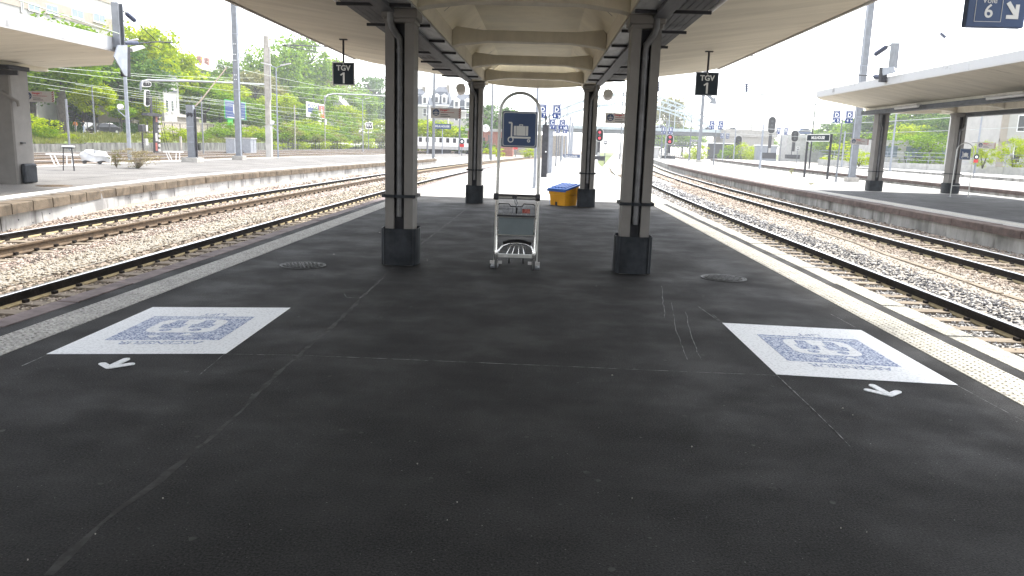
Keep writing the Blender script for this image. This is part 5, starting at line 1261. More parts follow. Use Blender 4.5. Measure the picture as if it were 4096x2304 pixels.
# short posts beside tracks
for px, pt_, pb, X, w, lab in ((456, 343, 380, -44, .2, 'short square wooden post beside the short pale mast'), (512, 242, 382, -40, .12, 'slim grey pole behind the leaning strut'), (175, 250, 372, -40, .13, 'slim grey catenary pole behind the standing table'), (743, 265, 380, -48, .2, 'wooden pole with white bracket behind the fence posts'), (818, 240, 368, -49, .2, 'grey pole carrying the bent gantry'), (927, 310, 376, -30, .12, 'post of the 9V sign'), (239, 165, 338, -57.5, .12, 'dark street light pole behind the young tree')):
    a = AX(px, pb, X); h_ = AX(px, pt_, X).z; b = MB(); b.span((-w / 2, -w / 2, 0), (w / 2, w / 2, h_ - (a.z - .2)))
    o = tag(b.build('trackside_post', M['concrete'] if w > .18 else M['galv'], None, (X, a.y, a.z - .2)), lab, 'post', 'trackside posts')
q = AX(927, 316, -30); t = thing('speed_sign', 'small black board reading 9V on a thin post', 'sign', (-30 + .1, q.y, q.z), R(-55))
b = MB(); b.span((0, -.62, -.55), (.04, .62, .55)); b.build('panel', M['white'], t); b = MB(); b.span((.045, -.52, -.45), (.05, .52, .45)); b.build('field', M['grey_d'], t)
text('lettering', '9V', .85, M['white'], t, (.055, 0, 0), (R(90), 0, R(90)), bold=.01)
# leaning strut of poles
arm_(((570, 170), (505, 253), (482, 276)), .045, sm_, lambda a, c: AX(a, c, -22), 'stay_rod', 'wood')
# billboards
q = AX(593, 277, -58); t = thing('billboard', 'blue billboard with round white emblem in a green frame', 'billboard', (-58, q.y, q.z))
b = MB(); b.span((-.1, -5.1, -1.72), (0, 5.1, 1.72)); b.build('frame', M['green_p'], t); b = MB(); b.span((.0, -4.9, -1.6), (.03, 4.7, 1.6)); b.build('poster', M['sign_blue2'], t)
b = MB(); b.lathe([(1.36, .035), (1.36, .04), (1.24, .042), (1.24, .036)], (0, .1, .12), 32, 'x'); b.build('emblem_ring', M['white'], t)
b = MB(); b.lathe([(1.12, .036), (1.12, .04), (1.06, .042), (1.06, .036)], (0, .1, .12), 32, 'x'); b.build('emblem_ring', M['white'], t)
b = MB()
for P_ in ([(-.5, .9), (.1, 1.0), (.4, .6), (.2, .3), (.5, .0), (.1, -.2), (-.2, .1), (-.5, .2)], [(-.2, .0), (.2, -.2), (.3, -.6), (-.1, -.75), (-.3, -.4)], [(.35, -.1), (.6, -.2), (.55, -.5), (.38, -.5)]):
    b.prism([(u + .05, v + .1) for u, v in P_], 'x', .036, .042)
b.build('emblem_figure', M['white'], t); b = MB(); b.span((.03, -4.2, -1.48), (.036, 4.0, -1.34)); b.build('text_line', M['white_grey'], t)
b = MB(); b.span((-.3, -3.6, -3.4), (-.1, -1.3, -1.72)); b.build('billboard_leg', M['green_p'], t)
q = AX(796, 279, -58); t = thing('billboard', 'red and blue fair billboard reading CADEAU and FOIR EXPO', 'billboard', (-58, q.y, q.z))
b = MB(); b.span((-.15, -8.2, -1.75), (0, 7.8, 1.9)); b.build('frame', M['white'], t); b = MB(); b.span((.0, -7.6, -.55), (.03, 2.0, 1.55)); b.build('poster', M['sign_blue2'], t)
b = MB(); b.span((.0, 2.0, -.55), (.03, 7.2, 1.55)); b.build('poster_red', M['red_dark'], t); b = MB(); b.span((.0, -7.6, -1.6), (.03, 3.2, -.6)); b.build('poster_white', M['white'], t); b = MB(); b.span((.0, 3.2, -1.6), (.03, 7.2, -.6)); b.build('poster_red', M['red'], t)
text('lettering', 'CADEAU', 1.5, M['white'], t, (.05, -3.2, 1.0), (R(90), 0, R(90)), bold=.03, sx=1.45); text('lettering', 'FOIR EXPO', .85, M['grey_d'], t, (.05, -2.4, -1.05), (R(90), 0, R(90)), bold=.01, sx=2.0)
b = MB(); b.lathe([(.5, .035), (.5, .05)], (0, 4.6, .7), 16, 'x'); b.prism([(3.6, -.5), (6, -.5), (5.4, .3), (4.2, .3)], 'x', .035, .045); b.build('printed_figure', M['white_grey'], t)
b = MB(); b.span((.052, 3.9, .72), (.056, 5.3, .95)); b.build('printed_glasses', M['red'], t)
b = MB(); b.span((-.4, -1, -7), (-.15, 0, -1.75)); b.build('billboard_leg', M['galv'], t)
# overhead wires (left)
k_ = 0
for (x1, y1, X1, x2, y2, X2_) in ((62, 163, -34, 640, 196, -34), (62, 171, -36, 960, 262, -36), (62, 190, -44, 640, 262, -44), (62, 205, -46, 960, 330, -46), (120, 222, -50, 960, 352, -50), (330, 190, -26, 970, 225, -26), (330, 240, -38, 967, 300, -38), (300, 215, -42, 967, 318, -42), (480, 243, -30, 967, 290, -30), (420, 262, -48, 967, 345, -48), (520, 155, -24, 970, 243, -24), (500, 190, -28, 960, 258, -28), (190, 212, -40, 640, 268, -40), (600, 275, -50, 967, 322, -52)):
    labs = ('over the danger sign', 'just under the first wire by the danger sign', 'crossing the leaning trunk', 'crossing the hedge tops', 'above the retaining wall', 'leaving the canopy corner', 'through the signal heads', 'across the young tree', 'over the short pale mast', 'across the garden wall', 'sloping down under the catenary arm', 'passing the hilltop house', 'behind the slim pole', 'across the billboard faces')
    wire([AX(x1, y1, X1), AX(x2, y2, X2_)], 'pale overhead wire ' + labs[k_], .016, 'wire_w', .25); k_ += 1
wire([Vector((-12.0, 8, 4.9)), AX(300, 85, -12.05)], 'thin guard wire along the top of the weathered canopy fascia', .014, 'wire_w')
# ================================================================ CARS
def car(x, y, z, rz, mat, label, k=1.0, L=4.2, Wd=1.75, Hh=1.48, group='parked cars'):
    t = thing('car', label, 'car', (x, y, z), rz, group)
    pr = [(-L / 2, .35), (-L / 2 + .05, .72), (-L * .36, .9), (-L * .2, Hh - .06), (-L * .02, Hh), (L * .2, Hh - .04), (L * .38, .98), (L / 2 - .03, .9), (L / 2, .35), (L * .4, .22), (-L * .4, .22)]
    b = MB(); n_ = len(pr); ins_ = lambda z_: Wd / 2 - (.16 if z_ > 1.0 else 0)
    vs = [(u, -ins_(v), v) for u, v in pr] + [(u, ins_(v), v) for u, v in pr]
    b.add(vs, [tuple(range(n_)), tuple(range(n_, 2 * n_))[::-1]] + [(i, (i + 1) % n_, n_ + (i + 1) % n_, n_ + i) for i in range(n_)]); b.build('body', M[mat], t, bevel=.06)
    for s in (-1, 1):
        b = MB(); b.add([(-L * .33, s * (Wd / 2 - .01), .95), (-L * .19, s * (Wd / 2 - .145), Hh - .13), (-.06, s * (Wd / 2 - .145), Hh - .1), (-.06, s * (Wd / 2 - .01), .95)], [(0, 1, 2, 3)]); b.build('side_window', M['glass_d'], t)
        b = MB(); b.add([(.02, s * (Wd / 2 - .01), .95), (.02, s * (Wd / 2 - .145), Hh - .1), (L * .2, s * (Wd / 2 - .145), Hh - .14), (L * .34, s * (Wd / 2 - .01), .97)], [(0, 1, 2, 3)]); b.build('side_window', M['glass_d'], t)
        for u in (-L * .31, L * .31):
            b = MB(); b.lathe([(.2, -.1), (.31, -.09), (.31, .09), (.2, .1)], (u, s * (Wd / 2 - .1), .31), 18, 'y'); w_ = b.build('wheel', M['rubber'], t)
            b = MB(); b.lathe([(.19, -.11), (.19, .11)], (u, s * (Wd / 2 - .1), .31), 12, 'y'); b.build('rim', M['alu'], w_)
        b = MB(); b.box((-L / 2 + .04, s * .6, .68), (.06, .3, .14)); b.build('headlight', M['white'], t); b = MB(); b.box((L / 2 - .02, s * .62, .75), (.05, .26, .16)); b.build('tail_light', M['red'], t)
    b = MB(); b.add([(-L * .345, -.7, .93), (-L * .345, .7, .93), (-L * .205, .62, Hh - .1), (-L * .205, -.62, Hh - .1)], [(0, 1, 2, 3)]); o = b.build('windscreen', M['glass_d'], t); o.location = (-.015, 0, .015)
    b = MB(); b.add([(L * .365, -.7, 1.0), (L * .365, .7, 1.0), (L * .21, .62, Hh - .1), (L * .21, -.62, Hh - .1)], [(0, 1, 2, 3)]); o = b.build('rear_window', M['glass_d'], t); o.location = (.03, 0, .015)
    return t
for px, X, mt, lab, rz_ in ((262, -60.6, 'car_dark', 'black car with bright windscreen parked behind the bank between hedges', R(60)), (80, -64.5, 'car_white', 'white car with red tail light behind the hedge beside the column', R(95)), (212, -64, 'car_silver', 'silver car roof showing above the hedge behind the trunk', R(90)), (195, -67, 'car_white', 'white van like car behind the trunk and hedge', R(90))):
    q = AX(px, 330, X); car(X, q.y, hillz(X, q.y) + .01, rz_, mt, lab, group='cars parked on the street')
# ================================================================ PEOPLE
def person(x, y, z, rz, top, trousers, label, lean=.1, stride=.28):
    t = thing('person', label, 'person', (x, y, z), rz, 'people walking on the street')
    sk = {'p': (0, 0, .95, .13), 'w': (0, 0, 1.12, .125), 'c': (0, .02, 1.36, .145), 'n': (0, .03, 1.5, .055), 'h': (0, .05, 1.62, .085), 'h2': (0, .05, 1.72, .07),
          'kl': (-.09, stride * .6, .5, .07), 'al': (-.09, stride * .9, .09, .045), 'fl': (-.09, stride * .9 + .14, .03, .035), 'kr': (.09, -stride * .3, .5, .07), 'ar': (.09, -stride * 1.05, .12, .045), 'fr': (.09, -stride * 1.05 + .14, .04, .035),
          'sl': (-.19, 0, 1.4, .06), 'el': (-.24, -.1, 1.14, .045), 'hl': (-.22, .05, .92, .035), 'sr': (.19, 0, 1.4, .06), 'er': (.24, .08, 1.14, .045), 'hr': (.22, .26, .98, .035)}
    ed = ['p-w', 'w-c', 'c-n', 'n-h', 'h-h2', 'p-kl', 'kl-al', 'al-fl', 'p-kr', 'kr-ar', 'ar-fr', 'c-sl', 'sl-el', 'el-hl', 'c-sr', 'sr-er', 'er-hr']
    ks = list(sk); me = bpy.data.meshes.new('body'); me.from_pydata([sk[k][:3] for k in ks], [tuple(ks.index(q) for q in e.split('-')) for e in ed], [])
    o = link('body', me, t); o.modifiers.new('skin', 'SKIN'); o.modifiers.new('sub', 'SUBSURF').levels = 1
    for i, k in enumerate(ks): me.skin_vertices[0].data[i].radius = (sk[k][3], sk[k][3] * .85); me.skin_vertices[0].data[i].use_root = (k == 'p')
    dg = bpy.context.evaluated_depsgraph_get(); me2 = bpy.data.meshes.new_from_object(o.evaluated_get(dg)); o.modifiers.clear(); o.data = me2; me2.name = 'body'
    for m in (M[trousers], M[top], M['skin'], M['hair']): me2.materials.append(m)
    for p_ in me2.polygons:
        c = p_.center; p_.use_smooth = True
        p_.material_index = 0 if c.z < .98 and abs(c.x) < .2 else 1 if c.z < 1.47 and not (abs(c.x) > .19 and c.z < 1.1) else 2
    b = MB(); b.lathe([(.02, .13), (.08, .11), (.105, .04), (.1, -.04), (.085, -.1)], (0, .02, 1.70), 12); b.build('hair', M['hair'], t)
for px, tp_, tr2, lab, st in ((191, 'orange', 'white_grey', 'person in a red top and light trousers walking beside the hedge', .2), (211, 'grey_d', 'denim', 'person in a dark top and pale jeans striding beside the hedge', .3)):
    q = AX(px, 335, -59.5); person(-59.5, q.y, hillz(-59.5, q.y) + .01, R(180 if px < 200 else 0), tp_, tr2, lab, stride=st)

# ================================================================ RIGHT SIDE AND FAR YARD
def dsign(x, y, letter, nums, label, zt=3.85, s=1.0, up_=None):
    t = thing('platform_section_sign', label, 'sign', (x, y, 0), 0, 'blue section signs on posts')
    H = zt + .5; b = MB(); b.tube([(0, 0, 0), (0, 0, 1.5), (0, 0, H)], [.07 * s, .06 * s, .03 * s], 8); b.build('post', M['galv'], t)
    b = MB(); b.lathe([(.12 * s, 0), (.12 * s, .03)], (0, 0, 0), 8); b.build('base_plate', M['galv'], t)
    for q, n_ in ((-1, nums[0]), (1, nums[1])):
        if n_ is None: continue
        cx_ = q * .42 * s; b = MB(); b.box((cx_, -.04, zt - .28 * s), (.5 * s, .05, .52 * s)); b.box((cx_, -.04, zt - .7 * s), (.5 * s, .05, .3 * s)); pn = b.build('panel', M['sign_blue2'], t)
        b = MB(); e = .02 * s; w_, h_ = .22 * s, .23 * s; cz = zt - .28 * s
        for a, c in (((cx_ - w_, -.069, cz - h_), (cx_ + w_, -.066, cz - h_ + e)), ((cx_ - w_, -.069, cz + h_ - e), (cx_ + w_, -.066, cz + h_)), ((cx_ - w_, -.069, cz - h_), (cx_ - w_ + e, -.066, cz + h_)), ((cx_ + w_ - e, -.069, cz - h_), (cx_ + w_, -.066, cz + h_))): b.span(a, c)
        b.build('border', M['white'], pn)
        text('lettering', letter, .36 * s, M['white'], pn, (cx_, -.068, cz - .06 * s), UPR, bold=.008)
        text('lettering', 'Repère', .1 * s, M['white'], pn, (cx_, -.068, cz + .15 * s), UPR)
        text('lettering', n_, .24 * s, M['white'], pn, (cx_ - q * .1 * s, -.068, zt - .7 * s), UPR, bold=.006)
        b = MB(); ax_ = cx_ + q * .14 * s; az = zt - .7 * s; b.beam((ax_ - q * .06 * s, -.068, az + .07 * s), (ax_ + q * .05 * s, -.068, az - .06 * s), .035 * s, .004, upv=(0, 1, 0)); b.beam((ax_ - q * .05 * s, -.0685, az - .075 * s), (ax_ + q * .07 * s, -.0685, az - .075 * s), .03 * s, .004, upv=(0, 1, 0)); b.beam((ax_ + q * .06 * s, -.069, az - .08 * s), (ax_ + q * .06 * s, -.069, az + .05 * s), .03 * s, .004, upv=(0, 1, 0)); b.build('arrow', M['white'], pn)
    return t
dsign(.3, 47.5, 'D', ('7', '6'), 'post with two blue D signs numbered 7 and 6 on the middle platform', 4.15)
dsign(1.1, 65.6, 'C', ('7', '6'), 'post with two blue C signs on the middle platform', 3.9)
dsign(1.9, 85, 'B', ('7', '6'), 'post with two blue B signs beyond the C signs', 4.0, 1.1)
p = G(2143 - 25, 428); 
q = G(2192 - 52, 447)
dsign(18.45, 49.5, 'D', ('5', '4'), 'post with two blue D signs numbered 5 and 4 beside the name board', 4.4, .92)
dsign(20.5, 94.5, 'C', ('5', '4'), 'post with two blue C signs left of the slim dark mast', 5.3, 1.25)
dsign(21.3, 136.8, 'B', ('5', '4'), 'post with two blue B signs beside the red signal', 5.6, 1.5)
dsign(48.7, 212.9, 'A', ('5', '4'), 'small far post with blue A signs before the bridge abutment', 6.6, 1.8)
dsign(47.7, 159.1, 'B', ('3', '2'), 'post with blue B signs left of the railway signal with ladder', 6.8, 1.7)
# grey slab and companions on the own platform
t = thing('information_slab', 'tall narrow dark grey slab standing on the sunlit middle platform', 'info panel', (.08, 41.4, 0))
b = MB(); b.span((-.16, -.1, 0), (.16, .1, 2.75)); b.build('slab', M['grey_d'], t, bevel=.01); b = MB(); b.span((-.05, -.04, 2.75), (.05, .04, 3.2)); b.build('post', M['grey_d'], t); b = MB(); b.lathe([(.04, 0), (.04, .01)], (.06, -.11, 1.35), 10, 'y'); b.build('button', M['white'], t)
b = MB(); b.span((-.2, -.15, 0), (.2, .15, .02)); b.build('base_plate', M['white_grey'], t)
t = thing('information_slab', 'pale grey slab directly behind the dark slab', 'info panel', (.38, 48.5, 0)); b = MB(); b.span((-.2, -.1, 0), (.2, .1, 2.6)); b.build('slab', M['galv_l'], t)
pole(-.3, 30.6, 0, 6.4, .06, 'slim lamp post behind the right arm of the arch', arms=(-1, 1), arm=.7)
pole(3.0, 106, 0, 7, .1, 'lamp post beyond the B signs', arms=(-1, 1)); pole(2.3, 95, 0, 5.0, .09, 'thin post right of the B signs', name='thin_post', cat='post')
for x, y, H, l in ((4.2, 128, 6.5, 'pale mast cluster post at the platform end'), (5.0, 140, 6.0, 'second pale post at the platform end')): pole(x, y, 0, H, .22, l, name='platform_end_post', cat='post')
def nameboard(x, y, z, w, h, label, legs=True, rz=0, txt='MULHOUSE', two=True):
    t = thing('station_name_board', label, 'sign', (x, y, 0), rz, 'station name boards')
    b = MB(); b.box((0, 0, z), (w, .06, h)); b.build('panel', M['sign_dark'] if legs else M['sign_blue'], t)
    b = MB(); e = .05
    for a, c in (((-w / 2, -.035, z - h / 2), (w / 2, -.031, z - h / 2 + e)), ((-w / 2, -.035, z + h / 2 - e), (w / 2, -.031, z + h / 2)), ((-w / 2, -.035, z - h / 2), (-w / 2 + e, -.031, z + h / 2)), ((w / 2 - e, -.035, z - h / 2), (w / 2, -.031, z + h / 2))): b.span(a, c)
    if legs: b.build('border', M['sign_white'], t)
    text('lettering', txt, h * .55, M['sign_white'], t, (0, -.034, z), UPR, bold=.008, sx=min(1, w * .9 / (h * .55 * len(txt) * .72)))
    for q in ((-w / 2, w / 2) if two else (0,)):
        b = MB(); b.span((q - .06, .03, 0), (q + .06, .13, z + (h / 2 if two else -h / 2))); b.build('leg', M['grey_d'] if legs else M['galv_l'], t)
na, nb = Vector((18.95, 56.3, 0)), Vector((19.05, 53.7, 0))
nameboard(19.0, 55.0, 2.78, 2.5, .5, 'dark MULHOUSE name board on two legs seen at a slant', True, R(-72))
nameboard(AX(1113, 318, -15).x, AX(1113, 318, -15).y, AX(1113, 318, -15).z, 2.6, .75, 'blue MULHOUSE board on a pale post behind the danger sign', False, two=False)
q = AY(1747, 354, 170); nameboard(q.x, q.y, q.z, 1.5, .45, 'small dark name board left of the tall catenary mast', True)
q = AY(1322, 400, 128) ; nameboard(4.4, 120, AY(1300, 389, 120).z - .0, 2.6, .6, 'dark blue name board below the B signs', False, two=False)
# masts
def rmast(px, py, top, label, w=.34, z=0):
    q = G(px, py, z); h_ = AY(px + 10, top, q.y).z
    return hmast(q.x, q.y, z, h_ - z, label, w, w, w * 2)
rmast(1757, 408, 120, 'tall dark catenary mast behind the hanging TGV sign', .42)
rmast(2141, 457, -20, 'tall grey catenary mast passing behind the far canopy', .36)
for px, pb, pt_, w, lab in ((1733, 406, 300, .28, 'slim mast left of the tall dark mast'), (1662, 402, 320, .24, 'short mast behind the near column base')):
    q = G(px, pb); pole(q.x, q.y, 0, AY(px, pt_, q.y).z, w * .4, lab, name='slim_mast', cat='mast', mat='galv')
q = G(2035, 425); pole(q.x, q.y, 0, AY(2048, 258, q.y).z, .1, 'dark slim mast ending at the far canopy corner', mat='grey_d', name='slim_mast', cat='mast')
q = G(1883, 406); pole(q.x * 2, q.y * 2, 0, AY(1883, 268, q.y * 2).z, .28, 'dark slim mast left of the cabinet on the third platform', mat='grey_d', name='slim_mast', cat='mast')
q = G(1911, 425); pole(q.x, q.y, 0, AY(1918, 312, q.y).z, .13, 'pale tapering lamp post on the platform with copings of red stone', name='slim_mast', cat='mast', mat='galv_l')
for (px, pb, pt_, l) in ((1672, 400, 305, 'pale lamp post by the red signal'), (1817, 398, 330, 'thin pale post before the abutment'), (1845, 400, 322, 'thin dark post before the abutment'), (2118, 408, 330, 'thin pale post behind the name board'), (2245, 372, 285, 'white lamp post behind the far canopy columns'), (2450, 440, 285, 'white lamp post beside the suitcase stand')):
    Y = 150 if px < 2000 else 110 if px < 2200 else 95; q = AY(px, pb, Y); pole(q.x, Y, min(q.z, 0), AY(px, pt_, Y).z - min(q.z, 0), .13, l, name='lamp_post', mat='galv_l', arms=(1,) if px > 2200 else ())
# post bracketed to the far canopy edge
XQ = 13.08; mr0 = lambda px, py: AX(px, py, XQ); c1 = mr0(2234, 195); t = thing('canopy_post', 'pale steel post bracketed to the far canopy edge with dark insulators', 'post', c1); mr = lambda px, py: mr0(px, py) - c1
def polyq(name, pts, x0, x1, mat):
    Q = [mr(*a) for a in pts]; n_ = len(Q)
    MB().add([(x0, q.y, q.z) for q in Q] + [(x1, q.y, q.z) for q in Q], [tuple(range(n_)), tuple(range(n_, 2 * n_))[::-1]] + [(i, (i + 1) % n_, n_ + (i + 1) % n_, n_ + i) for i in range(n_)]).build(name, M[mat], t)
polyq('post', ((2244, 172), (2257, 172), (2264, 108), (2251, 108)), -.15, .0, 'galv')
polyq('gusset_plate', ((2230, 172), (2261, 168), (2268, 182), (2234, 190)), -.2, -.16, 'galv_l')
polyq('bracket_plate', ((2226, 170), (2233, 170), (2231, 207), (2224, 207)), -.22, .0, 'grey_d')
insulator(mr(2202, 137), mr(2230, 118), .1, 6).build('insulator', M['insul'], t); insulator(mr(2200, 193), mr(2226, 193), .1, 5).build('insulator', M['insul'], t)
b = MB(); b.tube([mr(2230, 118), mr(2246, 112)], .03, 6); b.tube([mr(2201, 192), mr(2150, 188), mr(2085, 185)], .025, 6); b.build('arm', M['grey_d'], t)
for (a, c, l, Y) in (((2366, 83), (2378, 95), 'small ribbed insulator hanging in the sky below the voie 6 sign', 40), ((1655, 205), (1655, 230), 'hanging ribbed insulator right of the right hand column', 60), ((1878, 210), (1878, 232), 'hanging ribbed insulator above the far yard', 80)):
    tag(insulator(AY(*a, Y), AY(*c, Y), .1 * Y / 40, 4).build('insulator', M['insul']), l, 'insulator', 'insulators hanging in the wires')
for a, c, l, Y in (((1845, 139), (1905, 141), 'dark droppered arm in the sky beside the canopy edge', 60), ((1905, 239), (1925, 237), 'short dark arm in the sky above the yard', 120), ((1450, 200), (1500, 204), 'dark arm in the sky above the D signs', 70)):
    tag(MB().tube([AY(*a, Y), AY(*c, Y)], .05 * Y / 60, 6).build('catenary_cantilever', M['grey_d']), l, 'catenary arm', 'cantilevers of the yard')
# ---- red stop signals, W boards
def signal(px, pb, pt_, Y, label, lit=True, box=True):
    a = AY(px, pb, Y); H = AY(px, pt_, Y).z - a.z; t = thing('railway_signal', label, 'signal', (a.x, Y, a.z - .1), 0, 'yard signals')
    k = H / 100; s = Y / 60
    b = MB(); b.span((-.1 * s, -.08 * s, 0), (.1 * s, .08 * s, H * .6)); b.build('post', M['grey_d'], t)
    b = MB(); b.span((-.09 * s, -.1 * s, H * .12), (.09 * s, -.085 * s, H * .25)); b.build('post_band', M['white_grey'], t)
    def ov(w_, h_): 
        o = []; r_ = w_ / 2
        for i in range(20):
            A = 2 * math.pi * i / 20; o.append((r_ * math.cos(A), math.copysign(h_ / 2 - r_, math.sin(A)) + r_ * math.sin(A) + H * .78))
        return o
    b = MB(); b.prism(ov(.62 * s, H * .42), 'y', -.12 * s, -.06 * s); b.build('head_rim', M['white_grey'], t); b = MB(); b.prism(ov(.5 * s, H * .38), 'y', -.16 * s, -.125 * s); hd = b.build('main_head', M['black'], t)
    for dz in (-.09, .0, .09):
        b = MB(); b.lathe([(.085 * s, 0), (.085 * s, -.05 * s)], (0, -.165 * s, H * (.78 + dz)), 12, 'y'); b.build('lens', M['red_lamp'] if lit and dz else M['grey_d'], hd)
    if box: b = MB(); b.span((-.5 * s, -.2 * s, 0), (.5 * s, .2 * s, H * .14)); b.build('case', M['grey_d'], t)
    return t
signal(1505, 402, 320, 110, 'signal with two red lights right of the far column', True)
signal(1681, 400, 335, 150, 'signal with two red lights behind the blue B signs', True)
signal(1993, 398, 325, 165, 'unlit signal with ladder in front of the bridge ramp', False)
signal(1933, 398, 290, 190, 'dark unlit signal beside the grey cabinet', False)
signal(1855, 372, 348, 205, 'small unlit signal head on the abutment', False, False)
# red dwarf sign boards
for px, py, Y, l in ((1162, 366, 105, 'small red and dark round board on a post by the shunting track'), (1297, 372, 150, 'small red board far down the track'), (2454, 405, 80, 'red and dark round board on a post by the far rails')):
    q = AY(px, py, Y); zb = -.66; t = thing('shunting_board', l, 'sign', (q.x, Y, zb), 0, 'red shunting boards'); h_ = q.z - zb; s = Y / 90
    b = MB(); b.tube([(0, 0, 0), (0, 0, h_)], .05 * s, 6); b.build('post', M['galv'], t); b = MB(); b.box((0, -.06, h_), (.5 * s, .04, .36 * s)); b.build('red_board', M['red'], t)
    b = MB(); b.lathe([(.3 * s, -.04), (.3 * s, -.08)], (0, 0, h_ + .45 * s), 16, 'y'); d_ = b.build('disc', M['sign_dark'], t); b = MB(); b.lathe([(.15 * s, -.082), (.15 * s, -.09)], (0, 0, h_ + .45 * s), 12, 'y'); b.build('disc_mark', M['white'], d_)
# W speed board
for px, py, Y, l in ((1523, 359, 110, 'small W board on a post beside the red signal'), (2007, 374, 150, 'small W board in front of the ramp building')):
    q = AY(px, py, Y); t = thing('speed_sign', l, 'sign', (q.x, Y, -.66), 0, 'small W boards'); h_ = q.z + .66; b = MB(); b.tube([(0, 0, 0), (0, 0, h_)], .06, 6); b.build('post', M['galv'], t)
    b = MB(); b.box((0, -.06, h_), (.6, .05, .6)); b.build('panel', M['white'], t); b = MB(); b.box((0, -.09, h_), (.48, .02, .48)); b.build('field', M['grey_d'], t); text('lettering', 'W', .4, M['white'], t, (0, -.105, h_), UPR, bold=.01)
# ================================================================ ARCH BRIDGE
YB = 260
BX = lambda px, py: AY(px, py, YB)
t = thing('arch_bridge', 'pale steel arch bridge carrying a road across the yard', 'bridge', (0, YB, 0))
def bl_(p): return Vector((p.x, 0, p.z))
dz_ = 6.4; xL, xR = -6, 57.2
b = MB(); b.span((xL, -6, dz_), (xR, 6, dz_ + 1.1)); b.build('deck_girder', M['bridge_d'], t)
b = MB(); b.span((xL, -6.2, dz_ + 1.1), (xR, -5.9, dz_ + 1.9)); b.build('deck_edge', M['bridge'], t)
b = MB(); b.span((xL, -6.1, dz_ + 1.9), (xR, -6.0, dz_ + 2.0)); b.build('parapet_rail', M['bridge'], t)
xa, xb_ = -2.0, 56.5; xm = (xa + xb_) / 2
def arcz(x, h): u = (x - xm) / ((xb_ - xa) / 2); return h * (1 - u * u)
top_ = lambda x: dz_ + 2.6 + arcz(x, 10.1); bot_ = lambda x: dz_ + 1.0 + arcz(x, 8.6)
NN = 24
for side in (-5.6, 5.6):
    for nm, fn, r in (('top_chord', top_, .32), ('bottom_chord', bot_, .3)):
        b = MB(); P = [(xa + (xb_ - xa) * k / NN, side, fn(xa + (xb_ - xa) * k / NN)) for k in range(NN + 1)]
        for p_, q_ in zip(P[:-1], P[1:]): b.beam(p_, q_, .45, .45)
        b.build(nm, M['bridge'], t)
    for k in range(1, NN):
        x = xa + (xb_ - xa) * k / NN
        b = MB(); b.beam((x, side, bot_(x)), (x, side, top_(x)), .22, .22); b.build('truss_post', M['bridge'], t)
        x2 = xa + (xb_ - xa) * (k + 1) / NN; b = MB()
        if k < NN / 2: b.beam((x, side, top_(x)), (x2, side, bot_(x2)), .18, .18)
        else: b.beam((x, side, bot_(x)), (x2, side, top_(x2)), .18, .18)
        b.build('truss_diagonal', M['bridge'], t)
        if k % 2 == 0 and bot_(x) > dz_ + 2: b = MB(); b.beam((x, side, dz_ + 1), (x, side, bot_(x)), .25, .25); b.build('hanger', M['bridge'], t)
for k in range(4, NN - 3, 3):
    x = xa + (xb_ - xa) * k / NN; b = MB(); b.beam((x, -5.6, top_(x)), (x, 5.6, top_(x)), .3, .3); b.build('wind_brace', M['bridge'], t)
for x in (18, 34): b = MB(); b.span((x - .5, -4, -.9), (x + .5, 4, dz_)); b.build('pier', M['bridge_d'], t)
t = thing('bridge_abutment', 'stained concrete abutment at the right end of the arch bridge', 'abutment', (57.2, YB, -.9))
b = MB(); b.span((0, -8, 0), (16, 7, 7.3)); b.build('wall', M['concrete'], t); b = MB(); b.span((-.5, -8.5, 7.3), (17, 7.5, 9.6)); b.build('parapet', M['concrete'], t)
# ramp road with underpass building
Y2 = 240
r0, r1 = AY(1878, 372, Y2), AY(2190, 372, Y2)
t = thing('road_ramp', 'white concrete road ramp with dark underpass behind the signals', 'ramp', (0, Y2, -.9))
b = MB(); b.span((73.2, -2, 0), (84, 6, 7.0)); b.span((95, -2, 0), (125, 6, 6.2)); b.build('wall', M['concrete_w'], t)
b = MB(); b.span((73.2, -2.4, 7.0), (140, 6, 8.2)); b.build('road_deck', M['concrete_w'], t)
b = MB(); b.span((92, 0, 0), (94.9, 6, 7.0)); b.build('underpass_pier', M['concrete'], t); b = MB(); b.span((97, -2.3, .5), (103.5, -2.05, 5.8)); b.build('dark_gate', M['galv'], t); b = MB(); b.span((105, -2.3, .5), (110, -2.05, 5.8)); b.build('dark_gate', M['galv'], t)
# cars on bridge and ramp
for px, py, Y, mt, l in ((1660, 333, 258, 'car_silver', 'silver car crossing the arch bridge'), (1778, 345, 258, 'car_white', 'white car on the bridge near the arch foot'), (1838, 345, 257, 'car_white', 'white car at the end of the arch bridge'), (2021, 345, 242, 'car_blue', 'dark blue car on the white road ramp'), (2175, 350, 242, 'car_dark', 'dark car low on the white road ramp')):
    q = AY(px, py, Y); zc = dz_ + 1.12 if Y > 250 else 7.32
    car(q.x, Y, zc, R(180), mt, l, L=5.2, Hh=2.0, Wd=2.2, group='cars on the bridge road')
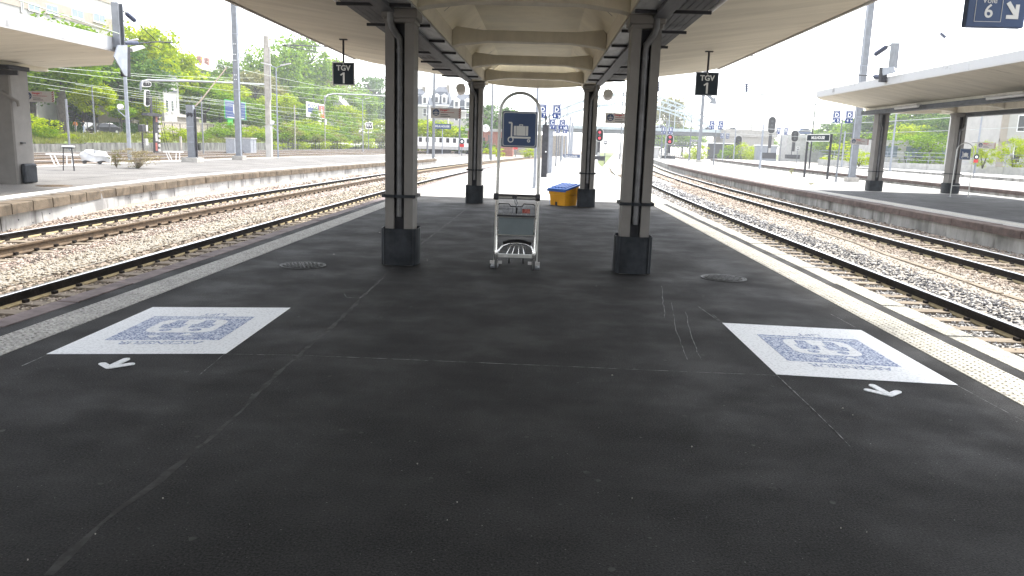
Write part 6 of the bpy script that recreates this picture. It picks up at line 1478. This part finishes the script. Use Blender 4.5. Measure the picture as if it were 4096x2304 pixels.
# ================================================================ RIGHT BACKGROUND
def rhill(x, y): return -.8 + max(0, (x - 62 - .12 * y)) * .22
grid('right_slope', [50, 60, 70, 80, 90, 110, 140, 200, 300], [40, 80, 120, 160, 200, 240, 300, 400], lambda x, y: rhill(x, y), M['earth'])
q = AY(2576, 300, 112); t = thing('institution_building', 'pale stone building with pilasters and tall windows beyond the far canopy', 'building', (AY(2520, 300, 112).x, 112, -.9))
b = MB(); b.span((0, 0, 0), (30, 14, 16)); b.build('wall', M['render_w'], t)
for x in (0, 4.2, 9.5): b = MB(); b.span((x, -.25, 0), (x + .9, 0, 16)); b.build('pilaster', M['render_b'], t)
b = MB(); b.span((0, -.35, 5.1), (30, 0, 5.5)); b.build('string_course', M['render_b'], t)
for x in (2.2, 6.2, 8.2):
    for z in (2.2, 6.5, 11):
        b = MB(); b.span((x, -.06, z), (x + 1.1, .02, z + 2.3)); w_ = b.build('window', M['white'], t); b = MB(); b.span((x + .12, -.1, z + .12), (x + .98, -.05, z + 2.18)); b.build('pane', M['glass_d'], w_)
def rtree(px, ptop, Y, rad, kind, label, pb=372, lift=.15):
    q = AY(px, ptop, Y); zb = max(rhill(q.x, Y), -.8) - .1
    return tree(q.x, Y, zb, q.z - zb, rad, kind, label, lift, group='trees beyond the right platforms')
for i, (px, pt_, Y, r, k, l) in enumerate(((1690, 232, 330, 9, 'o', 'sparse tree rising behind the arch bridge'), (1660, 310, 320, 10, 'm', 'tree seen through the arch hangers'), (1720, 318, 330, 10, 'm', 'tree low behind the bridge deck'), (1880, 322, 330, 10, 'o', 'pale tree behind the bridge abutment'), (1925, 338, 330, 7, 'm', 'low tree behind the abutment parapet'), (2060, 320, 260, 9, 'm', 'tree above the road ramp'), (2120, 298, 250, 9, 'd', 'dark tree behind the name board mast'), (2165, 300, 240, 9, 'm', 'tree behind the grey catenary mast'), (2100, 335, 230, 7, 'm', 'low tree above the ramp wall'), (2210, 275, 220, 10, 'm', 'tall tree left of the far canopy column'), (2265, 265, 215, 11, 'd', 'dark tree between the far canopy columns'), (2330, 262, 205, 11, 'm', 'broad tree between the far canopy columns'), (2300, 310, 180, 7, 'y', 'light tree below the broad tree'), (2380, 268, 190, 10, 'd', 'dark tree behind the suitcase stand'), (2440, 275, 170, 9, 'd', 'dark tree between stand and stone building'), (2490, 290, 160, 7, 'm', 'tree touching the stone building'), (2400, 325, 150, 5, 'd', 'low dark tree behind the suitcase sign'), (2560, 250, 175, 9, 'd', 'tree behind the stone building'), (1250, 258, 200, 8, 'd', 'dark conifer clump seen through the arch left side'), (1225, 262, 190, 6, 'p', 'pointed dark conifer beside the far column'), (1280, 290, 230, 8, 'm', 'low tree behind the suitcase sign panel'), (1390, 385, 300, 6, 'y', 'bright tree under the bridge deck'), (1155, 320, 180, 9, 'm', 'round tree behind the MULHOUSE board'), (1075, 300, 170, 8, 'y', 'light tree beside the slim pole between columns'), (1100, 345, 160, 6, 'y', 'low light tree behind the white wagon'), (1175, 350, 150, 6, 'd', 'dark ivy covered tree beside the far column'))):
    q = AY(px, pt_, Y); zb = -.8 if px < 2030 else max(-.8, rhill(q.x, Y)) - .1
    tree(q.x, Y, zb, max(2.5, q.z - zb), r * .75, k, l, .12, group='trees beyond the tracks')
for i, (px, pt_, Y, r, k, l) in enumerate(((1762, 362, 190, 2.6, 'sy', 'yellow green bush left of the tall dark mast'), (1740, 375, 195, 2.2, 'sy', 'low yellow bush beside the slim mast'), (1870, 358, 205, 5, 'sy', 'large yellow green bush before the abutment'), (1835, 368, 205, 3.4, 's', 'green bush at the foot of the abutment'), (1900, 378, 200, 3.5, 'sy', 'yellow bush beside the grey cabinet'), (2165, 378, 85, 1.5, 'sy', 'bright sapling bush left of the far canopy column'), (2150, 355, 160, 6, 'sy', 'sunlit bank shrub under the road ramp'), (2215, 335, 150, 5, 's', 'green shrub on the white wall left of the column'), (2300, 345, 140, 6, 's', 'wide shrub on top of the white wall'), (2345, 335, 135, 3, 's', 'tall shrub at the end of the white wall'), (2480, 360, 95, 1.8, 'ball', 'clipped round bush below the stone building'), (2560, 352, 95, 2.2, 'ball', 'clipped round bush at the stone building entrance'), (1238, 440 - 70, 140, 2.5, 'sy', 'yellow bush below the station clock'), (1330, 372, 150, 2, 'sy', 'small bush beside the tracks under the bridge'))):
    q = AY(px, pt_, Y); zb = (-.7 if px < 2100 else q.z - r * 1.1)
    if k == 'ball': zb = q.z - 2 * r * .8
    shrub(q.x, Y, zb, max(1, q.z - zb), r * .8, k, l, 'bushes beyond the tracks')
# white wall with railings behind the far canopy
wA, wB = AY(2200, 395, 100), AY(2720, 440, 80)
t = thing('boundary_wall', 'white concrete boundary wall with tube railing beyond the far platforms', 'wall', (0, 0, 0))
L0, L1 = Vector((46, 132, -.7)), Vector((62, 66, -.7)); n_ = 16
for k in range(n_):
    a, c = L0.lerp(L1, k / n_), L0.lerp(L1, (k + .985) / n_); b = MB(); b.beam(a + Vector((0, 0, .75)), c + Vector((0, 0, .75)), .25, 1.6); b.build('wall_panel', M['concrete_w'], t)
    b = MB(); b.tube([a + Vector((0, 0, 1.5)), a + Vector((0, 0, 3.0))], .04, 6); b.build('railing_post', M['galv_l'], t)
for z in (2.0, 2.5, 3.0): b = MB(); b.tube([L0 + Vector((0, 0, z)), L1 + Vector((0, 0, z))], .035, 6); b.build('rail_tube', M['galv_l'], t)
t = thing('flat_building', 'low flat white building under the shrubs beyond the railing', 'building', (AY(2200, 372, 140).x, 140, -.7))
b = MB(); b.span((0, 0, 0), (20, 8, 5.2)); b.build('wall', M['concrete_w'], t)
for k in range(4): b = MB(); b.span((1 + k * 4.5, -.06, 2.3), (4 + k * 4.5, .02, 4.2)); b.build('window', M['glass'], t)
# equipment boxes on the right
for px, Y, w_, h_, l, mt in ((1925, 196, 5, 4.0, 'grey cabinet with pale lid on the third platform', 'galv_l'), (1635, 150, 3, 2.6, 'pale box beside the near column far down the yard', 'white_grey'), (1810, 230, 7, 4.5, 'dark low hut before the abutment', 'grey_d')):
    q = AY(px, 390, Y); t = thing('equipment_cabinet', l, 'cabinet', (q.x, Y, -.66), 0, 'yard cabinets'); b = MB(); b.span((-w_ / 2, -1, 0), (w_ / 2, 1, h_)); b.build('body', M[mt], t, bevel=.05); b = MB(); b.span((-w_ / 2 - .2, -1.2, h_), (w_ / 2 + .2, 1.2, h_ + .25)); b.build('roof', M['white'], t)
# palisade under the bridge
t = thing('palisade_fence', 'dark palisade fence under the arch bridge', 'fence', (0, 235, -.7))
for k in range(46): b = MB(); b.span((28 + k * .62, 0, 0), (28 + k * .62 + .12, .08, 4.6)); b.build('pale', M['bridge_d'], t)
b = MB(); b.span((28, .1, 1.2), (57, .18, 1.4)); b.build('fence_rail', M['bridge_d'], t); b = MB(); b.span((28, .1, 3.6), (57, .18, 3.8)); b.build('fence_rail', M['bridge_d'], t)
# wagons, clock and hut between the columns
q = AY(1100, 398, 125); t = thing('flat_wagon', 'white works wagon with dark bogies behind the MULHOUSE post', 'wagon', (q.x, 125, -.5))
b = MB(); b.span((-8.5, 0, 1.1), (6.5, 2.6, 1.6)); b.build('frame', M['white_grey'], t); b = MB(); b.span((-8.2, 0, 1.6), (-4.0, 2.6, 4.3)); b.build('cabin', M['white'], t)
b = MB(); b.span((-3.4, 0, 1.6), (6.3, .12, 3.0)); b.build('load_rack', M['white'], t)
for x in (-6, -4.2, 3.2, 5): b = MB(); b.lathe([(.3, -.08), (.46, -.06), (.46, .06), (.3, .08)], (x, .1, .46), 16, 'y'); b.build('wheel', M['black'], t)
b = MB(); b.span((-1.6, .2, .35), (2, 2.2, 1.1)); b.build('under_box', M['grey_d'], t)
for k in range(9): b = MB(); b.span((-3 + k * 1.1, -.06, 2.2), (-2.5 + k * 1.1, -.01, 2.9)); b.build('tool_slot', M['grey_d'], t)
q = AY(1222, 323, 120); t = thing('station_clock', 'large round white clock on a lattice frame beyond the far column', 'clock', (q.x, 120, -.66)); h_ = q.z + .66
b = MB(); b.lathe([(.55, 0), (.58, -.1), (.55, -.25)], (0, 0, h_), 28, 'y'); b.build('dial', M['white'], t); b = MB(); b.beam((0, -.27, h_), (.06, -.27, h_ + .42), .06, .03, upv=(0, 1, 0)); b.beam((0, -.275, h_), (-.27, -.275, h_ + .1), .07, .03, upv=(0, 1, 0)); b.build('hands', M['black'], t)
b = MB(); b.beam((-.8, 0, 0), (-.5, 0, h_ - 1), .2, .2); b.beam((.8, 0, 0), (.5, 0, h_ - 1), .2, .2); b.beam((-.8, 0, .5), (.55, 0, h_ - 1.6), .12, .12); b.build('frame', M['bridge_d'], t)
q = AY(1232, 415, 155); t = thing('signal_hut', 'low reddish brick hut beside the track beyond the clock', 'hut', (q.x, 155, -.66)); b = MB(); b.span((-4.5, 0, 0), (4.5, 5, 4.8)); b.build('wall', M['brickred'], t); b = MB(); b.span((-5, -.4, 4.8), (5, 5.4, 5.3)); b.build('roof', M['concrete_w'], t)
for x in (-2.5, 1.5): b = MB(); b.span((x, -.06, 2), (x + 1.4, .02, 3.6)); b.build('window', M['glass_d'], t)
q = AY(1330, 415, 185); t = thing('quay_wall', 'rough grey stone wall behind the suitcase sign along the track', 'wall', (q.x, 185, -.7)); b = MB(); b.span((-13, 0, 0), (9, 1, 4.6)); b.build('wall', M['stonewall'], t); b = MB(); b.span((-13, -.15, 4.6), (9, 1.1, 4.9)); b.build('coping', M['concrete'], t)
# rear part of the yard: masts fading away
for i, (px, pb, pt_, Y) in enumerate(((1235, 395, 130, 110), (1090, 398, 75, 82), (1075, 398, 262, 120), (1155, 398, 300, 118), (1405, 375, 262, 160), (1415, 372, 290, 190), (1480, 380, 170, 140), (1440, 372, 300, 210), (1560, 385, 230, 170), (1600, 385, 260, 190))):
    a = AY(px, pb, Y); h_ = AY(px + (pb - pt_) * .035, pt_, Y).z
    pole(a.x, Y, -.66, h_ + .66, .16, 'catenary mast ' + ('left of the arch', 'between near and far column', 'thin beside the danger sign', 'thin right of the MULHOUSE post', 'behind the D signs', 'behind the C signs', 'right of the far column', 'behind the B signs', 'far right of the red signal', 'beside the arch foot')[i], name='catenary_mast', cat='mast', mat='galv', group='masts of the far yard')
# wires over the right yard
for i, (x1, y1, Y1, x2, y2, Y2_) in enumerate(((2030, 295, 120, 2576, 262, 60), (2030, 312, 120, 2576, 282, 60), (1640, 300, 120, 2045, 330, 120), (1640, 322, 150, 2045, 345, 150), (2060, 335, 150, 2576, 320, 90), (985, 255, 90, 1195, 268, 120), (1062, 285, 100, 1195, 296, 130), (1215, 270, 120, 1262, 300, 160))):
    wire([AY(x1, y1, Y1), AY(x2, y2, Y2_)], 'thin overhead wire ' + ('above the far canopy trees', 'crossing the D signs numbered 5 and 4', 'before the arch bridge', 'just above the bridge deck', 'before the stone building', 'between near and far left columns', 'above the MULHOUSE board', 'left of the suitcase sign')[i], .03, 'wire', .2)
# weeds on right platform
for px, py, h_, l in ((2140 - 85 - 65, 441, .7, 'tuft of weed on the platform before the name board'), (2040, 445 + 20, .15, 'low weed on the pale platform')):
    q = G(px, py); drybush(q, h_, .22, l, 'leaf_y', 14, int(px), .004)

# arrow plate on the tall mast behind the TGV sign
q = AY(1788, 248, 108); t = thing('arrow_plate', 'grey arrow shaped plate below the hanging TGV sign', 'sign', q)
b = MB(); b.beam((-1.0, -.3, .9), (.3, -.3, -.25), .45, .06, upv=(0, 1, 0)); b.prism([(.75, -.75), (.55, .3), (-.35, -.7)], 'y', -.34, -.27); b.build('plate', M['galv'], t)
b = MB(); b.span((-1.3, -.3, .75), (-.7, -.2, .95)); b.build('bracket', M['galv'], t)

# ================================================================ HAZE (thin volume added in place of lens glare)
hz = MB(); hz.span((-420, -120, -2.0), (420, 480, 60)); o = stuff(hz.build('glare_haze', M['white'])); o.data.materials.clear()
m = bpy.data.materials.new('glare_haze'); m.use_nodes = True; N = m.node_tree.nodes; N.remove(N['Principled BSDF'])
v = N.new('ShaderNodeVolumePrincipled'); v.inputs['Color'].default_value = (.93, .96, 1, 1); v.inputs['Density'].default_value = .0005; v.inputs['Anisotropy'].default_value = .3
m.node_tree.links.new(v.outputs[0], N['Material Output'].inputs['Volume']); o.data.materials.append(m)
